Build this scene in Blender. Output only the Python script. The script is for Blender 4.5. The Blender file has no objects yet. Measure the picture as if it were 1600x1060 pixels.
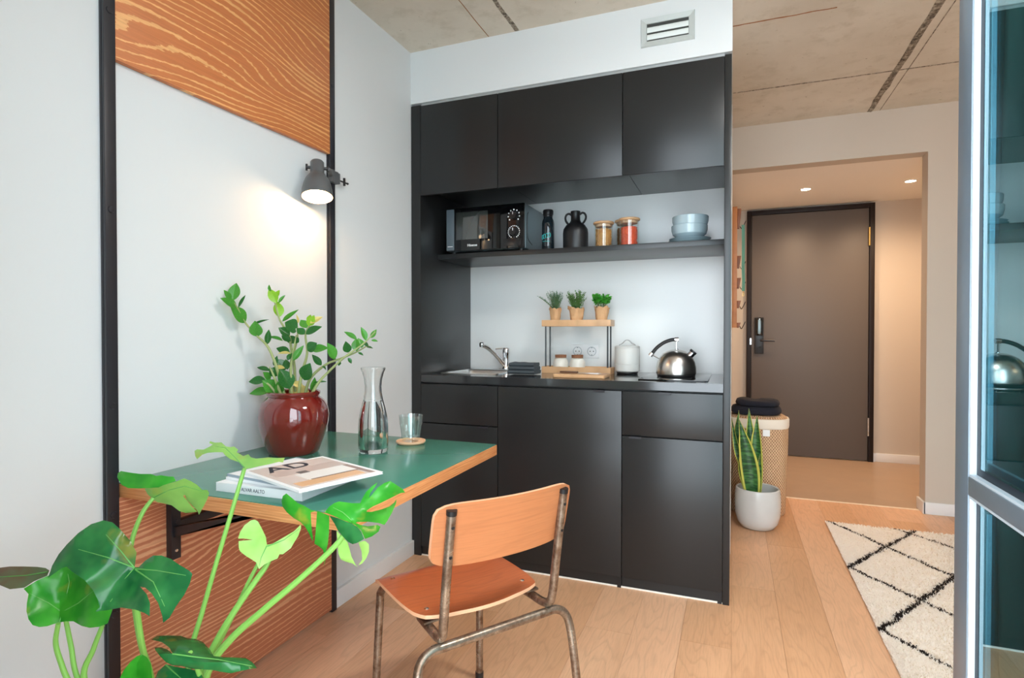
import bpy, bmesh, math, random
from mathutils import Vector, Matrix, noise
random.seed(7)
scene = bpy.context.scene
col = scene.collection

# ------------------------------------------------------------------ camera
F, YAW, PITCH, CAMH = 887.54, 0.3708, 0.0123, 1.1482
cam = bpy.data.objects.new('camera', bpy.data.cameras.new('camera'))
col.objects.link(cam)
cam.data.sensor_width = 36.0
cam.data.lens = F / 1600 * 36.0
cam.data.clip_start = 0.02
cam.location = (0, 0, CAMH)
cam.rotation_euler = (math.pi / 2 - PITCH, 0, YAW)
scene.camera = cam

# ------------------------------------------------------------------ world, light, exposure
world = bpy.data.worlds.new('overcast_sky'); scene.world = world
world.use_nodes = True
bgn = world.node_tree.nodes['Background']
bgn.inputs[0].default_value = (0.82, 0.92, 1.0, 1)
bgn.inputs[1].default_value = 7.2

def lamp(name, kind, loc, energy, color, size=0.05, rot=(0, 0, 0), **kw):
    l = bpy.data.lights.new(name, kind); l.energy = energy; l.color = color
    if kind == 'AREA':
        l.shape = 'RECTANGLE'; l.size, l.size_y = size
    else:
        l.shadow_soft_size = size
    for k, v in kw.items(): setattr(l, k, v)
    o = bpy.data.objects.new(name, l); col.objects.link(o); o.location = loc; o.rotation_euler = rot
    return o

scene.view_settings.view_transform = 'Standard'
scene.view_settings.look = 'None'
scene.view_settings.gamma = 1.0
scene.view_settings.use_curve_mapping = False
scene.view_settings.exposure = 0.12
scene.cycles.use_denoising = True
scene.cycles.max_bounces = 14
scene.cycles.diffuse_bounces = 6
scene.cycles.glossy_bounces = 4
scene.cycles.transmission_bounces = 14
scene.cycles.transparent_max_bounces = 12
scene.cycles.sample_clamp_indirect = 6.0

# ------------------------------------------------------------------ pixel helpers (1600 x 1060 frame)
_r = Vector((math.cos(YAW), math.sin(YAW), 0)); _f0 = Vector((-math.sin(YAW), math.cos(YAW), 0)); _z = Vector((0, 0, 1))
_f = _f0 * math.cos(PITCH) - _z * math.sin(PITCH); _u = _z * math.cos(PITCH) + _f0 * math.sin(PITCH)
CAM = Vector((0, 0, CAMH))
def ray(px, py): return _f + _r * ((px - 800) / F) - _u * ((py - 530) / F)
def P(px, py, d): return CAM + ray(px, py) * d                       # at forward depth d
def onY(px, py, Y): d = ray(px, py); return CAM + d * (Y / d.y)
def onX(px, py, X): d = ray(px, py); return CAM + d * (X / d.x)
def onZ(px, py, Z): d = ray(px, py); return CAM + d * ((Z - CAMH) / d.z)

# ------------------------------------------------------------------ materials
def srgb(r, g, b):
    f = lambda c: (c / 255 / 12.92) if c / 255 <= 0.04045 else ((c / 255 + 0.055) / 1.055) ** 2.4
    return (f(r), f(g), f(b), 1)

class NT:
    def __init__(s, name):
        s.m = bpy.data.materials.new(name); s.m.use_nodes = True
        s.t = s.m.node_tree; s.b = s.t.nodes['Principled BSDF']; s.out = s.t.nodes['Material Output']
    def n(s, typ, ins=None, **props):
        nd = s.t.nodes.new(typ)
        for k, v in props.items(): setattr(nd, k, v)
        for k, v in (ins or {}).items(): s.put(nd.inputs[k], v)
        return nd
    def put(s, sock, v):
        if isinstance(v, bpy.types.NodeSocket): s.t.links.new(v, sock)
        elif isinstance(v, bpy.types.Node): s.t.links.new(v.outputs[0], sock)
        else: sock.default_value = v
    def set(s, **kw):
        for k, v in kw.items(): s.put(s.b.inputs[k.replace('_', ' ')], v)
    def math(s, op, a, b=0.0, c=0.0):
        return s.n('ShaderNodeMath', {0: a, 1: b, 2: c}, operation=op).outputs[0]
    def ramp(s, fac, stops):
        nd = s.n('ShaderNodeValToRGB', {0: fac}); e = nd.color_ramp.elements
        while len(e) > 1: e.remove(e[-1])
        e[0].position, e[0].color = stops[0]
        for p, c in stops[1:]:
            x = e.new(p); x.color = c
        return nd.outputs[0]
    def mix(s, fac, a, b, mode='MIX'):
        nd = s.n('ShaderNodeMix', data_type='RGBA', blend_type=mode)
        s.put(nd.inputs[0], fac); s.put(nd.inputs[6], a); s.put(nd.inputs[7], b)
        return nd.outputs[2]
    def coord(s, kind='Object'): return s.n('ShaderNodeTexCoord').outputs[kind]
    def map(s, vec, scale=(1, 1, 1), loc=(0, 0, 0), rot=(0, 0, 0)):
        return s.n('ShaderNodeMapping', {'Vector': vec, 'Scale': scale, 'Location': loc, 'Rotation': rot}).outputs[0]
    def noise(s, vec, scale, detail=3.0, rough=0.5, dist=0.0):
        return s.n('ShaderNodeTexNoise', {'Vector': vec, 'Scale': scale, 'Detail': detail, 'Roughness': rough, 'Distortion': dist}).outputs[0]
    def bump(s, h, strength=0.2, dist=0.01):
        s.put(s.b.inputs['Normal'], s.n('ShaderNodeBump', {'Height': h, 'Strength': strength, 'Distance': dist}))

def plain(name, c, rough=0.5, metal=0.0, spec=0.5, bump=None, var=0.0, coat=0.0, **kw):
    s = NT(name); base = c
    if var:
        nz = s.noise(s.coord(), 6.0, 4.0)
        base = s.mix(s.ramp(nz, [(0.3, (0, 0, 0, 1)), (0.7, (1, 1, 1, 1))]), tuple(x * (1 - var) for x in c[:3]) + (1,), tuple(min(1, x * (1 + var)) for x in c[:3]) + (1,))
    s.set(Base_Color=base, Roughness=rough, Metallic=metal)
    s.b.inputs['Specular IOR Level'].default_value = spec
    if coat: s.b.inputs['Coat Weight'].default_value = coat; s.b.inputs['Coat Roughness'].default_value = 0.05
    if bump: s.bump(s.noise(s.coord(), bump[0], 4.0), bump[1], bump[2])
    return s.m

def emit(name, c, strength):
    s = NT(name); s.set(Base_Color=c, Emission_Color=c, Emission_Strength=strength); return s.m

def softwood(name, dark, light, along=1, across=2, freq=16.0, amp=7.0, seed=0.0, rough=0.45):
    """strong-grained pine plywood: contour lines of a stretched noise"""
    s = NT(name); co = s.n('ShaderNodeSeparateXYZ', {0: s.coord()})
    ax = co.outputs
    al = ax[along]; ac = ax[across]
    v = s.n('ShaderNodeCombineXYZ', {0: s.math('MULTIPLY', al, 0.9), 1: s.math('MULTIPLY', ac, 3.6), 2: seed})
    n1 = s.noise(v, 1.25, 1.5, 0.5, 0.0)
    v2 = s.n('ShaderNodeCombineXYZ', {0: s.math('MULTIPLY', al, 7.0), 1: s.math('MULTIPLY', ac, 26.0), 2: seed})
    n2 = s.noise(v2, 1.4, 2.0)
    ph = s.math('ADD', s.math('MULTIPLY', ac, freq), s.math('MULTIPLY', n1, amp))
    ph = s.math('ADD', ph, s.math('MULTIPLY', n2, 0.28))
    n3 = s.noise(s.n('ShaderNodeCombineXYZ', {0: s.math('MULTIPLY', al, 45.0), 1: s.math('MULTIPLY', ac, 160.0), 2: seed}), 1.0, 2.0)
    ph = s.math('ADD', ph, s.math('MULTIPLY', n3, 0.34))
    w = s.math('FRACT', ph)
    n4 = s.noise(s.n('ShaderNodeCombineXYZ', {0: s.math('MULTIPLY', al, 1.6), 1: s.math('MULTIPLY', ac, 7.0), 2: seed + 4.0}), 1.0, 1.0)
    wid = s.ramp(n4, [(0.40, (0.14, 0.14, 0.14, 1)), (0.56, (0.26, 0.26, 0.26, 1)), (0.68, (0.62, 0.62, 0.62, 1))])
    tr = s.math('DIVIDE', s.math('ABSOLUTE', s.math('SUBTRACT', w, 0.5)), wid)
    lines = s.ramp(tr, [(0.0, (1, 1, 1, 1)), (0.42, (0.9, 0.9, 0.9, 1)), (0.52, (0.1, 0.1, 0.1, 1)), (0.9, (0, 0, 0, 1))])
    fib = s.noise(s.n('ShaderNodeCombineXYZ', {0: s.math('MULTIPLY', al, 9.0), 1: s.math('MULTIPLY', ac, 240.0), 2: ax[0]}), 1.0, 3.0)
    c = s.mix(lines, dark, light)
    c = s.mix(s.math('MULTIPLY', s.ramp(fib, [(0.35, (0, 0, 0, 1)), (0.7, (1, 1, 1, 1))]), 0.35), c, tuple(x * 0.62 for x in dark[:3]) + (1,))
    s.set(Base_Color=c, Roughness=rough)
    s.bump(s.math('ADD', lines, s.math('MULTIPLY', fib, 0.4)), 0.08, 0.002)
    return s.m

def oak(name, c1, c2, along=1, across=0, rough=0.42, rnd=True, grain=1.0):
    s = NT(name); co = s.coord(); sp = s.n('ShaderNodeSeparateXYZ', {0: co})
    if rnd: r = s.n('ShaderNodeObjectInfo').outputs['Random']
    else: r = s.n('ShaderNodeValue').outputs[0]
    off = s.math('MULTIPLY', r, 37.0)
    al, ac = sp.outputs[along], sp.outputs[across]
    v = s.n('ShaderNodeCombineXYZ', {0: s.math('MULTIPLY', al, 0.8), 1: s.math('MULTIPLY', ac, 5.0), 2: off})
    n1 = s.noise(v, 1.6, 2.0)
    w = s.math('FRACT', s.math('ADD', s.math('MULTIPLY', n1, 13.0), s.math('MULTIPLY', ac, 12.0)))
    fine = s.noise(s.n('ShaderNodeCombineXYZ', {0: s.math('MULTIPLY', al, 14.0), 1: s.math('MULTIPLY', ac, 190.0), 2: off}), 1.0, 4.0)
    big = s.noise(s.n('ShaderNodeCombineXYZ', {0: s.math('MULTIPLY', al, 1.2), 1: s.math('MULTIPLY', ac, 4.0), 2: off}), 1.0, 3.0)
    c = s.mix(s.ramp(big, [(0.3, (0, 0, 0, 1)), (0.7, (1, 1, 1, 1))]), c1, c2)
    dk = tuple(x * 0.66 for x in c1[:3]) + (1,)
    c = s.mix(s.math('MULTIPLY', s.ramp(w, [(0.0, (1, 1, 1, 1)), (0.25, (0, 0, 0, 1)), (0.85, (0, 0, 0, 1)), (1, (1, 1, 1, 1))]), 0.30 * grain), c, dk)
    c = s.mix(s.math('MULTIPLY', s.ramp(fine, [(0.45, (0, 0, 0, 1)), (0.72, (1, 1, 1, 1))]), 0.34 * grain), c, dk)
    if rnd:
        hsv = s.n('ShaderNodeHueSaturation', {'Color': c, 'Value': s.math('MULTIPLY_ADD', r, 0.20, 0.90), 'Saturation': s.math('MULTIPLY_ADD', r, -0.12, 1.05)})
        c = hsv.outputs[0]
    s.set(Base_Color=c, Roughness=rough)
    s.bump(fine, 0.05, 0.001)
    return s.m

def concrete():
    s = NT('concrete'); co = s.coord()
    a = s.noise(co, 1.6, 6.0, 0.6); b = s.noise(co, 9.0, 5.0, 0.65); d = s.noise(s.map(co, (1, 1, 1), (3, 7, 0)), 26.0, 4.0, 0.7)
    c = s.mix(s.ramp(a, [(0.3, (0, 0, 0, 1)), (0.7, (1, 1, 1, 1))]), srgb(202, 192, 176), srgb(222, 214, 200))
    c = s.mix(s.math('MULTIPLY', s.ramp(b, [(0.52, (0, 0, 0, 1)), (0.68, (1, 1, 1, 1))]), 0.35), c, srgb(176, 164, 142))
    c = s.mix(s.ramp(d, [(0.66, (0, 0, 0, 1)), (0.72, (1, 1, 1, 1))]), c, srgb(160, 146, 126))
    s.set(Base_Color=c, Roughness=0.75); s.bump(s.math('ADD', b, s.math('MULTIPLY', d, 0.6)), 0.25, 0.004)
    return s.m

def glass_coat(name, tint=(0.9, 0.95, 0.95, 1), refl=0.04, rough=0.0, mirror=(1, 1, 1, 1)):
    """thin sheet glass: fresnel mix of clear and mirror"""
    s = NT(name)
    tr = s.n('ShaderNodeBsdfTransparent', {0: tint}); gl = s.n('ShaderNodeBsdfGlossy', {0: mirror, 'Roughness': rough})
    fac = s.n('ShaderNodeLayerWeight', {0: 0.5}).outputs['Facing']
    fr = s.math('MULTIPLY_ADD', s.math('POWER', fac, 5.0), 1.0 - refl, refl)
    mx = s.n('ShaderNodeMixShader', {0: fr, 1: tr, 2: gl})
    s.t.links.new(mx.outputs[0], s.out.inputs[0]); return s.m

def real_glass(name, tint=(1, 1, 1, 1), ior=1.45, clear=0.0):
    s = NT(name); s.set(Base_Color=tint, Roughness=0.0, IOR=ior); s.b.inputs['Transmission Weight'].default_value = 1.0
    if clear:
        tr = s.n('ShaderNodeBsdfTransparent', {0: tint}); mx = s.n('ShaderNodeMixShader', {0: clear, 1: s.b.outputs[0], 2: tr})
        s.t.links.new(mx.outputs[0], s.out.inputs[0])
    return s.m

def leafmat(name, c1, c2, gold_glare=0.0, rough=0.32, vein=False):
    s = NT(name); co = s.coord()
    a = s.noise(co, 22.0, 2.0)
    c = s.mix(s.ramp(a, [(0.35, (0, 0, 0, 1)), (0.65, (1, 1, 1, 1))]), c1, c2)
    if gold_glare:
        g = s.noise(s.map(co, (1, 1, 1), (5, 2, 1)), 16.0, 3.0)
        c = s.mix(s.math('MULTIPLY', s.ramp(g, [(0.60, (0, 0, 0, 1)), (0.72, (1, 1, 1, 1))]), gold_glare), c, srgb(205, 170, 60))  # golden patches imitate warm glare on the leaves
    s.set(Base_Color=c, Roughness=rough)
    tl = s.n('ShaderNodeBsdfTranslucent', {0: c}); mx = s.n('ShaderNodeMixShader', {0: 0.28, 1: s.b.outputs[0], 2: tl})
    s.t.links.new(mx.outputs[0], s.out.inputs[0])
    return s.m

WALL = plain('white_wall_paint', srgb(218, 221, 222), 0.62, spec=0.3, bump=(220.0, 0.04, 0.001))
WARMWALL = plain('hall_paint_dimmed_warm', srgb(200, 189, 176), 0.62, spec=0.3, bump=(220.0, 0.04, 0.001))  # white paint greyed and warmed to put the hall's dim, warm light into it
SPLASH = plain('backsplash_white', srgb(240, 242, 241), 0.38, spec=0.7, coat=0.7)
SPLASH.node_tree.nodes['Principled BSDF'].inputs['Coat Roughness'].default_value = 0.22
BASEB = plain('baseboard_white', srgb(228, 228, 228), 0.4)
CONC = concrete()
def seam_mat():
    s = NT('rough_seam_concrete'); co = s.coord(); a = s.noise(co, 55.0, 5.0, 0.75)
    s.set(Base_Color=s.ramp(a, [(0.36, srgb(70, 62, 52)), (0.50, srgb(140, 128, 112)), (0.64, srgb(196, 186, 168))]), Roughness=0.9); s.bump(a, 1.0, 0.01); return s.m
SEAM = seam_mat()
RUST = plain('rust_stain', srgb(150, 98, 58), 0.9)
BLACKCAB = plain('black_cabinet', srgb(33, 34, 35), 0.29, spec=0.45, bump=(420.0, 0.03, 0.0005))
BLACKGAP = plain('black_shadow_board', srgb(16, 16, 16), 0.6)
WORKTOP = plain('black_worktop', srgb(44, 46, 48), 0.10, spec=0.8, bump=(300.0, 0.03, 0.0005))
BLACKSTEEL = plain('black_steel', srgb(36, 36, 42), 0.38, spec=0.5)
PLYUP = softwood('pine_panel', srgb(204, 122, 70), srgb(240, 180, 116), freq=44.0, amp=12.0, seed=3.1)
PLYLOW = softwood('pine_panel_lower', srgb(198, 122, 86), srgb(234, 176, 134), freq=62.0, amp=13.0, seed=9.4)
def ply_edge():
    s = NT('plywood_edge'); co = s.coord(); sp = s.n('ShaderNodeSeparateXYZ', {0: co})
    st = s.math('FRACT', s.math('MULTIPLY', sp.outputs[2], 150.0))
    nz = s.noise(s.map(co, (8, 8, 260)), 1.0, 3.0)
    c = s.mix(s.ramp(nz, [(0.35, (0, 0, 0, 1)), (0.65, (1, 1, 1, 1))]), srgb(232, 168, 110), srgb(205, 130, 74))
    c = s.mix(s.math('MULTIPLY', s.ramp(st, [(0.4, (0, 0, 0, 1)), (0.6, (1, 1, 1, 1))]), 0.25), c, srgb(180, 105, 55))
    s.set(Base_Color=c, Roughness=0.5); return s.m
PLYEDGE = ply_edge()
LINO = plain('green_linoleum', srgb(72, 132, 114), 0.2, spec=0.5, bump=(160.0, 0.03, 0.0005), var=0.05)
FLOOROAK = oak('oak_plank', srgb(213, 165, 127), srgb(225, 178, 140), grain=0.9)
OAK = oak('oak_wood', srgb(206, 158, 112), srgb(222, 178, 134), along=0, across=1, rnd=False)
OAKDARK = oak('oak_rack', srgb(190, 120, 68), srgb(204, 136, 82), along=2, across=1, rnd=False)
SEATWOOD = oak('seat_plywood', srgb(186, 96, 54), srgb(202, 112, 66), along=0, across=1, rough=0.28, rnd=False)
BACKWOOD = oak('backrest_plywood', srgb(184, 112, 70), srgb(196, 128, 84), along=0, across=2, rough=0.3, rnd=False, grain=0.8)
PLYRIM = plain('ply_rim', srgb(235, 180, 140), 0.5)
def rust_steel():
    s = NT('worn_steel_tube'); co = s.coord()
    a = s.noise(co, 14.0, 5.0, 0.65); b = s.noise(co, 90.0, 3.0, 0.6)
    f = s.ramp(s.math('ADD', s.math('MULTIPLY', a, 0.7), s.math('MULTIPLY', b, 0.3)), [(0.40, (0, 0, 0, 1)), (0.60, (1, 1, 1, 1))])
    s.set(Base_Color=s.mix(f, srgb(112, 88, 70), srgb(172, 160, 146)), Metallic=0.85, Roughness=s.math('MULTIPLY_ADD', f, -0.15, 0.42)); s.bump(b, 0.1, 0.001); return s.m
RUSTSTEEL = rust_steel()
STEEL = plain('brushed_steel', (0.62, 0.62, 0.62, 1), 0.22, 1.0)
SINKSTEEL = plain('sink_steel', (0.70, 0.72, 0.74, 1), 0.3, 1.0)
CHROME = plain('chrome', (0.85, 0.85, 0.86, 1), 0.06, 1.0)
BRASS = plain('brass', srgb(214, 182, 110), 0.3, 1.0)
BLACKPLASTIC = plain('black_plastic', srgb(24, 24, 26), 0.35)
BLACKGLOSS = plain('black_gloss', srgb(12, 13, 15), 0.05, spec=0.6)
SILVERPAINT = plain('dark_silver', srgb(120, 135, 140), 0.3, 0.6)
WHITE = plain('white_plastic', srgb(240, 240, 240), 0.35)
PAPER = plain('white_paper', srgb(238, 240, 242), 0.45)
REDGLAZE = plain('oxblood_glaze', srgb(112, 26, 18), 0.06, spec=0.6, coat=1.0, var=0.12)
GREYGLAZE = plain('pale_grey_glaze', srgb(205, 206, 204), 0.25, coat=0.3, var=0.06)
SOIL = plain('potting_soil', srgb(58, 42, 32), 0.95, bump=(60.0, 0.8, 0.02))
CREAM = plain('cream_ceramic', srgb(226, 222, 212), 0.35)
CANWHITE = plain('canister_enamel', srgb(212, 212, 208), 0.4)
CORK = plain('cork', srgb(140, 92, 64), 0.8, bump=(150.0, 0.5, 0.003), var=0.2)
CORKLIGHT = plain('light_cork', srgb(222, 176, 140), 0.7, bump=(120.0, 0.3, 0.002), var=0.08)
KRAFT = plain('kraft_paper', srgb(208, 164, 120), 0.7, bump=(40.0, 0.5, 0.01), var=0.1)
PLATE = plain('pale_blue_ceramic', srgb(168, 188, 196), 0.18, coat=0.4)
JUG = plain('matt_black_ceramic', srgb(24, 24, 26), 0.4, spec=0.5)
TEAL = plain('teal_print', srgb(60, 200, 196), 0.5)
TEALFAB = plain('teal_strap', srgb(104, 160, 140), 0.8)
NAVY = plain('navy_cloth', srgb(24, 26, 38), 0.95, bump=(90.0, 0.4, 0.004))
TOWEL = plain('charcoal_towel', srgb(72, 80, 86), 0.9, bump=(260.0, 0.5, 0.003))
DOORGREY = plain('grey_door_laminate', srgb(92, 84, 79), 0.45)
DOORFRAME = plain('dark_brown_steel', srgb(30, 20, 18), 0.45, spec=0.25)
FRAMEGREY = plain('grey_aluminium', srgb(126, 140, 152), 0.35, 0.35, bump=(300.0, 0.03, 0.0005))
FRAMELIT = plain('daylit_glazing_bead', srgb(205, 216, 224), 0.3, 0.1)  # paler than the frame: daylight on the inner return put into the colour
GASKET = plain('dark_gasket', srgb(22, 34, 44), 0.5)
SPACER = plain('spacer_bar', srgb(110, 145, 165), 0.3, 0.5)
CURTAIN = plain('dark_green_curtain', srgb(22, 58, 54), 0.9)
PANE = glass_coat('window_pane', (0.50, 0.70, 0.72, 1), 0.26, 0.0, (0.70, 0.88, 0.92, 1))
THIN = glass_coat('jar_glass', (0.97, 0.99, 0.98, 1), 0.05)
GLASS = real_glass('clear_glass', (0.99, 1.0, 0.995, 1), 1.42)
TUMBLER = glass_coat('tumbler_glass', (0.95, 0.98, 0.97, 1), 0.11)
VESTFLOOR = plain('taupe_vinyl', srgb(172, 146, 122), 0.38, var=0.04)
THRESH = plain('threshold_strip', srgb(232, 214, 190), 0.4)
MAG1 = plain('cover_print_blush', srgb(224, 208, 200), 0.25)
def wicker():
    s = NT('woven_paper_rope'); co = s.coord('Object')
    sp = s.n('ShaderNodeSeparateXYZ', {0: co})
    ang = s.math('ARCTAN2', sp.outputs[1], sp.outputs[0])
    w1 = s.math('SINE', s.math('MULTIPLY', sp.outputs[2], 300.0)); w2 = s.math('SINE', s.math('MULTIPLY', ang, 64.0))
    h = s.math('MULTIPLY', w1, w2)
    nz = s.noise(co, 160.0, 2.0)
    f = s.ramp(s.math('ADD', s.math('MULTIPLY', h, 0.42), s.math('MULTIPLY_ADD', nz, 0.6, 0.25)), [(0.25, (0, 0, 0, 1)), (0.75, (1, 1, 1, 1))])
    s.set(Base_Color=s.mix(f, srgb(150, 108, 76), srgb(230, 194, 156)), Roughness=0.8); s.bump(h, 0.6, 0.004); return s.m
WICKER = wicker()

# ------------------------------------------------------------------ mesh helpers
class MB:
    def __init__(s): s.v = []; s.f = []; s.a = None
    def add(s, vs, fs):
        o = len(s.v); s.v += [tuple(v) for v in vs]; s.f += [tuple(i + o for i in f) for f in fs]; return s
    def box(s, x0, x1, y0, y1, z0, z1):
        return s.add([(x0, y0, z0), (x1, y0, z0), (x1, y1, z0), (x0, y1, z0), (x0, y0, z1), (x1, y0, z1), (x1, y1, z1), (x0, y1, z1)],
                     [(0, 3, 2, 1), (4, 5, 6, 7), (0, 1, 5, 4), (1, 2, 6, 5), (2, 3, 7, 6), (3, 0, 4, 7)])
    def prism(s, poly, a, b, axis=2):
        """polygon (2D) extruded from a to b along axis; 2D axes are the other two in order"""
        def pt(p, t):
            q = [0, 0, 0]; o = [i for i in range(3) if i != axis]; q[o[0]], q[o[1]], q[axis] = p[0], p[1], t; return q
        n = len(poly)
        return s.add([pt(p, a) for p in poly] + [pt(p, b) for p in poly],
                     [tuple(range(n))[::-1], tuple(range(n, 2 * n))] + [(i, (i + 1) % n, n + (i + 1) % n, n + i) for i in range(n)])
    def lathe(s, prof, c=(0, 0, 0), seg=32, mat=None, rx=1.0, ry=1.0, power=None):
        vs = []; fs = []; n = len(prof)
        M = mat or Matrix.Identity(3)
        for i in range(seg):
            t = 2 * math.pi * i / seg; cx, cy = math.cos(t), math.sin(t)
            if power:
                k = (abs(cx) ** power + abs(cy) ** power) ** (-1 / power); cx *= k; cy *= k
            for (r, z) in prof:
                vs.append(Vector(c) + M @ Vector((r * cx * rx, r * cy * ry, z)))
        for i in range(seg):
            j = (i + 1) % seg
            for k in range(n - 1):
                a, b, cc, d = i * n + k, j * n + k, j * n + k + 1, i * n + k + 1
                if prof[k][0] < 1e-6: fs.append((a, cc, d))
                elif prof[k + 1][0] < 1e-6: fs.append((a, b, d))
                else: fs.append((a, b, cc, d))
        return s.add(vs, fs)
    def tube(s, pts, r, seg=10, caps=True, closed=False):
        pts = [Vector(p) for p in pts]; n = len(pts)
        rs = r if isinstance(r, (list, tuple)) else [r] * n
        tang = []
        for i in range(n):
            if closed: t = pts[(i + 1) % n] - pts[i - 1]
            else: t = pts[min(i + 1, n - 1)] - pts[max(i - 1, 0)]
            tang.append(t.normalized())
        ref = Vector((0, 0, 1)) if abs(tang[0].z) < 0.9 else Vector((1, 0, 0))
        nrm = (ref - tang[0] * ref.dot(tang[0])).normalized(); vs = []
        for i in range(n):
            nrm = (nrm - tang[i] * nrm.dot(tang[i])).normalized(); b = tang[i].cross(nrm)
            for k in range(seg):
                t = 2 * math.pi * k / seg
                vs.append(pts[i] + (nrm * math.cos(t) + b * math.sin(t)) * rs[i])
        fs = []
        for i in range(n if closed else n - 1):
            j = (i + 1) % n
            for k in range(seg):
                l = (k + 1) % seg; fs.append((i * seg + k, i * seg + l, j * seg + l, j * seg + k))
        if caps and not closed:
            fs.append(tuple(range(seg))[::-1]); fs.append(tuple((n - 1) * seg + k for k in range(seg)))
        return s.add(vs, fs)
    def build(s, name, mat, parent=None, bev=0.0, seg=2, smooth=True, angle=35, label=None, kind=None, local=False):
        me = bpy.data.meshes.new(name)
        off = Vector((0, 0, 0))
        if parent is not None and not local:
            q = parent
            while q is not None: off += q.location; q = q.parent
        me.from_pydata([tuple(Vector(v) - off) for v in s.v], [], s.f)
        bm = bmesh.new(); bm.from_mesh(me)
        bmesh.ops.recalc_face_normals(bm, faces=bm.faces)
        if bev:
            ed = [e for e in bm.edges if len(e.link_faces) == 2 and e.calc_face_angle(0) > 0.6]
            bmesh.ops.bevel(bm, geom=ed, offset=bev, segments=seg, affect='EDGES', profile=0.6)
        bm.to_mesh(me); bm.free()
        if s.a is not None:
            at = me.attributes.new('edge', 'FLOAT', 'POINT')
            for i, x in enumerate(s.a): at.data[i].value = x
        if smooth:
            me.shade_smooth(); me.set_sharp_from_angle(angle=math.radians(angle))
        me.materials.append(mat)
        o = bpy.data.objects.new(name, me); col.objects.link(o)
        if parent is not None: o.parent = parent
        if label: o['label'] = label
        if kind: o['kind'] = kind
        return o

def catmull(pts, n=6):
    pts = [Vector(p) for p in pts]; out = []
    q = [pts[0] * 2 - pts[1]] + pts + [pts[-1] * 2 - pts[-2]]
    for i in range(1, len(q) - 2):
        a, b, c, d = q[i - 1:i + 3]
        for k in range(n):
            t = k / n
            out.append(0.5 * ((2 * b) + (c - a) * t + (2 * a - 5 * b + 4 * c - d) * t * t + (3 * b - a - 3 * c + d) * t ** 3))
    return out + [pts[-1]]

def thing(name, label, cat, loc=(0, 0, 0), rz=0.0, group=None):
    o = bpy.data.objects.new(name, None); col.objects.link(o)
    o.location = loc; o.rotation_euler = (0, 0, rz); o.empty_display_size = 0.05
    o['label'] = label; o['category'] = cat
    if group: o['group'] = group
    return o
def tag(o, label, cat, group=None):
    o['label'] = label; o['category'] = cat
    if group: o['group'] = group
    return o
def struct(o): o['kind'] = 'structure'; return o
def box(name, mat, x0, x1, y0, y1, z0, z1, parent=None, bev=0.0, **kw):
    return MB().box(x0, x1, y0, y1, z0, z1).build(name, mat, parent, bev, **kw)
def text_mesh(body, size, depth=0.0004, bold=0.0):
    cu = bpy.data.curves.new('t', 'FONT'); cu.body = body; cu.size = size; cu.extrude = depth; cu.offset = bold
    cu.align_x = 'CENTER'; cu.align_y = 'CENTER'
    o = bpy.data.objects.new('t', cu); col.objects.link(o)
    bpy.context.view_layer.update()
    dg = bpy.context.evaluated_depsgraph_get()
    me = bpy.data.meshes.new_from_object(o.evaluated_get(dg))
    bpy.data.objects.remove(o); bpy.data.curves.remove(cu)
    return me
def text(name, body, size, mat, origin, xdir, ydir, parent, bold=0.0):
    me = text_mesh(body, size, bold=bold); X = Vector(xdir).normalized(); Y = Vector(ydir).normalized(); N = X.cross(Y)
    off = Vector((0, 0, 0)); q = parent
    while q is not None: off += q.location; q = q.parent
    for v in me.vertices:
        c = v.co.copy(); v.co = Vector(origin) + X * c.x + Y * c.y + N * c.z - off
    me.materials.clear(); me.materials.append(mat); me.name = name
    o = bpy.data.objects.new(name, me); col.objects.link(o); o.parent = parent
    return o

# ================================================================== STRUCTURE
XW, YK, YB, HC = -1.542, 2.535, 3.13, 2.575
# floor: base slab and oak planks running away from the window
fl = struct(box('floor', plain('floor_joint', srgb(170, 126, 94), 0.8), XW, 2.7, 0.25, 4.345, -0.06, -0.012, smooth=False))
fl['label'] = 'light oak plank floor'
PW = 0.178; k0 = math.floor(XW / PW)
for k in range(k0, int(2.7 / PW) + 1):
    x0, x1 = max(XW, k * PW), min(2.7, (k + 1) * PW)
    if x1 - x0 < 0.02: continue
    y = 0.25 - random.random() * 1.6
    if k == 0: y = 0.78
    if k == 1: y = 0.25 - 0.9
    while y < 4.345:
        L = 2.0 if k != 0 else 1.97
        a, b = max(0.25, y), min(4.345, y + L); y += L
        if b - a < 0.03: continue
        g = 0.0004
        o = box('plank', FLOOROAK, x0 + g, x1 - g, a + g, b - g, -0.012, 0.0, fl, smooth=False)
struct(box('floor_entry', VESTFLOOR, -0.007, 1.75, 4.36, 5.85, -0.06, 0.0, smooth=False))['label'] = 'taupe vinyl floor of the entrance'
struct(box('trim_1', THRESH, -0.007, 1.137, 4.343, 4.362, -0.02, 0.003, smooth=False))['label'] = 'pale threshold strip between floors'

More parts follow.
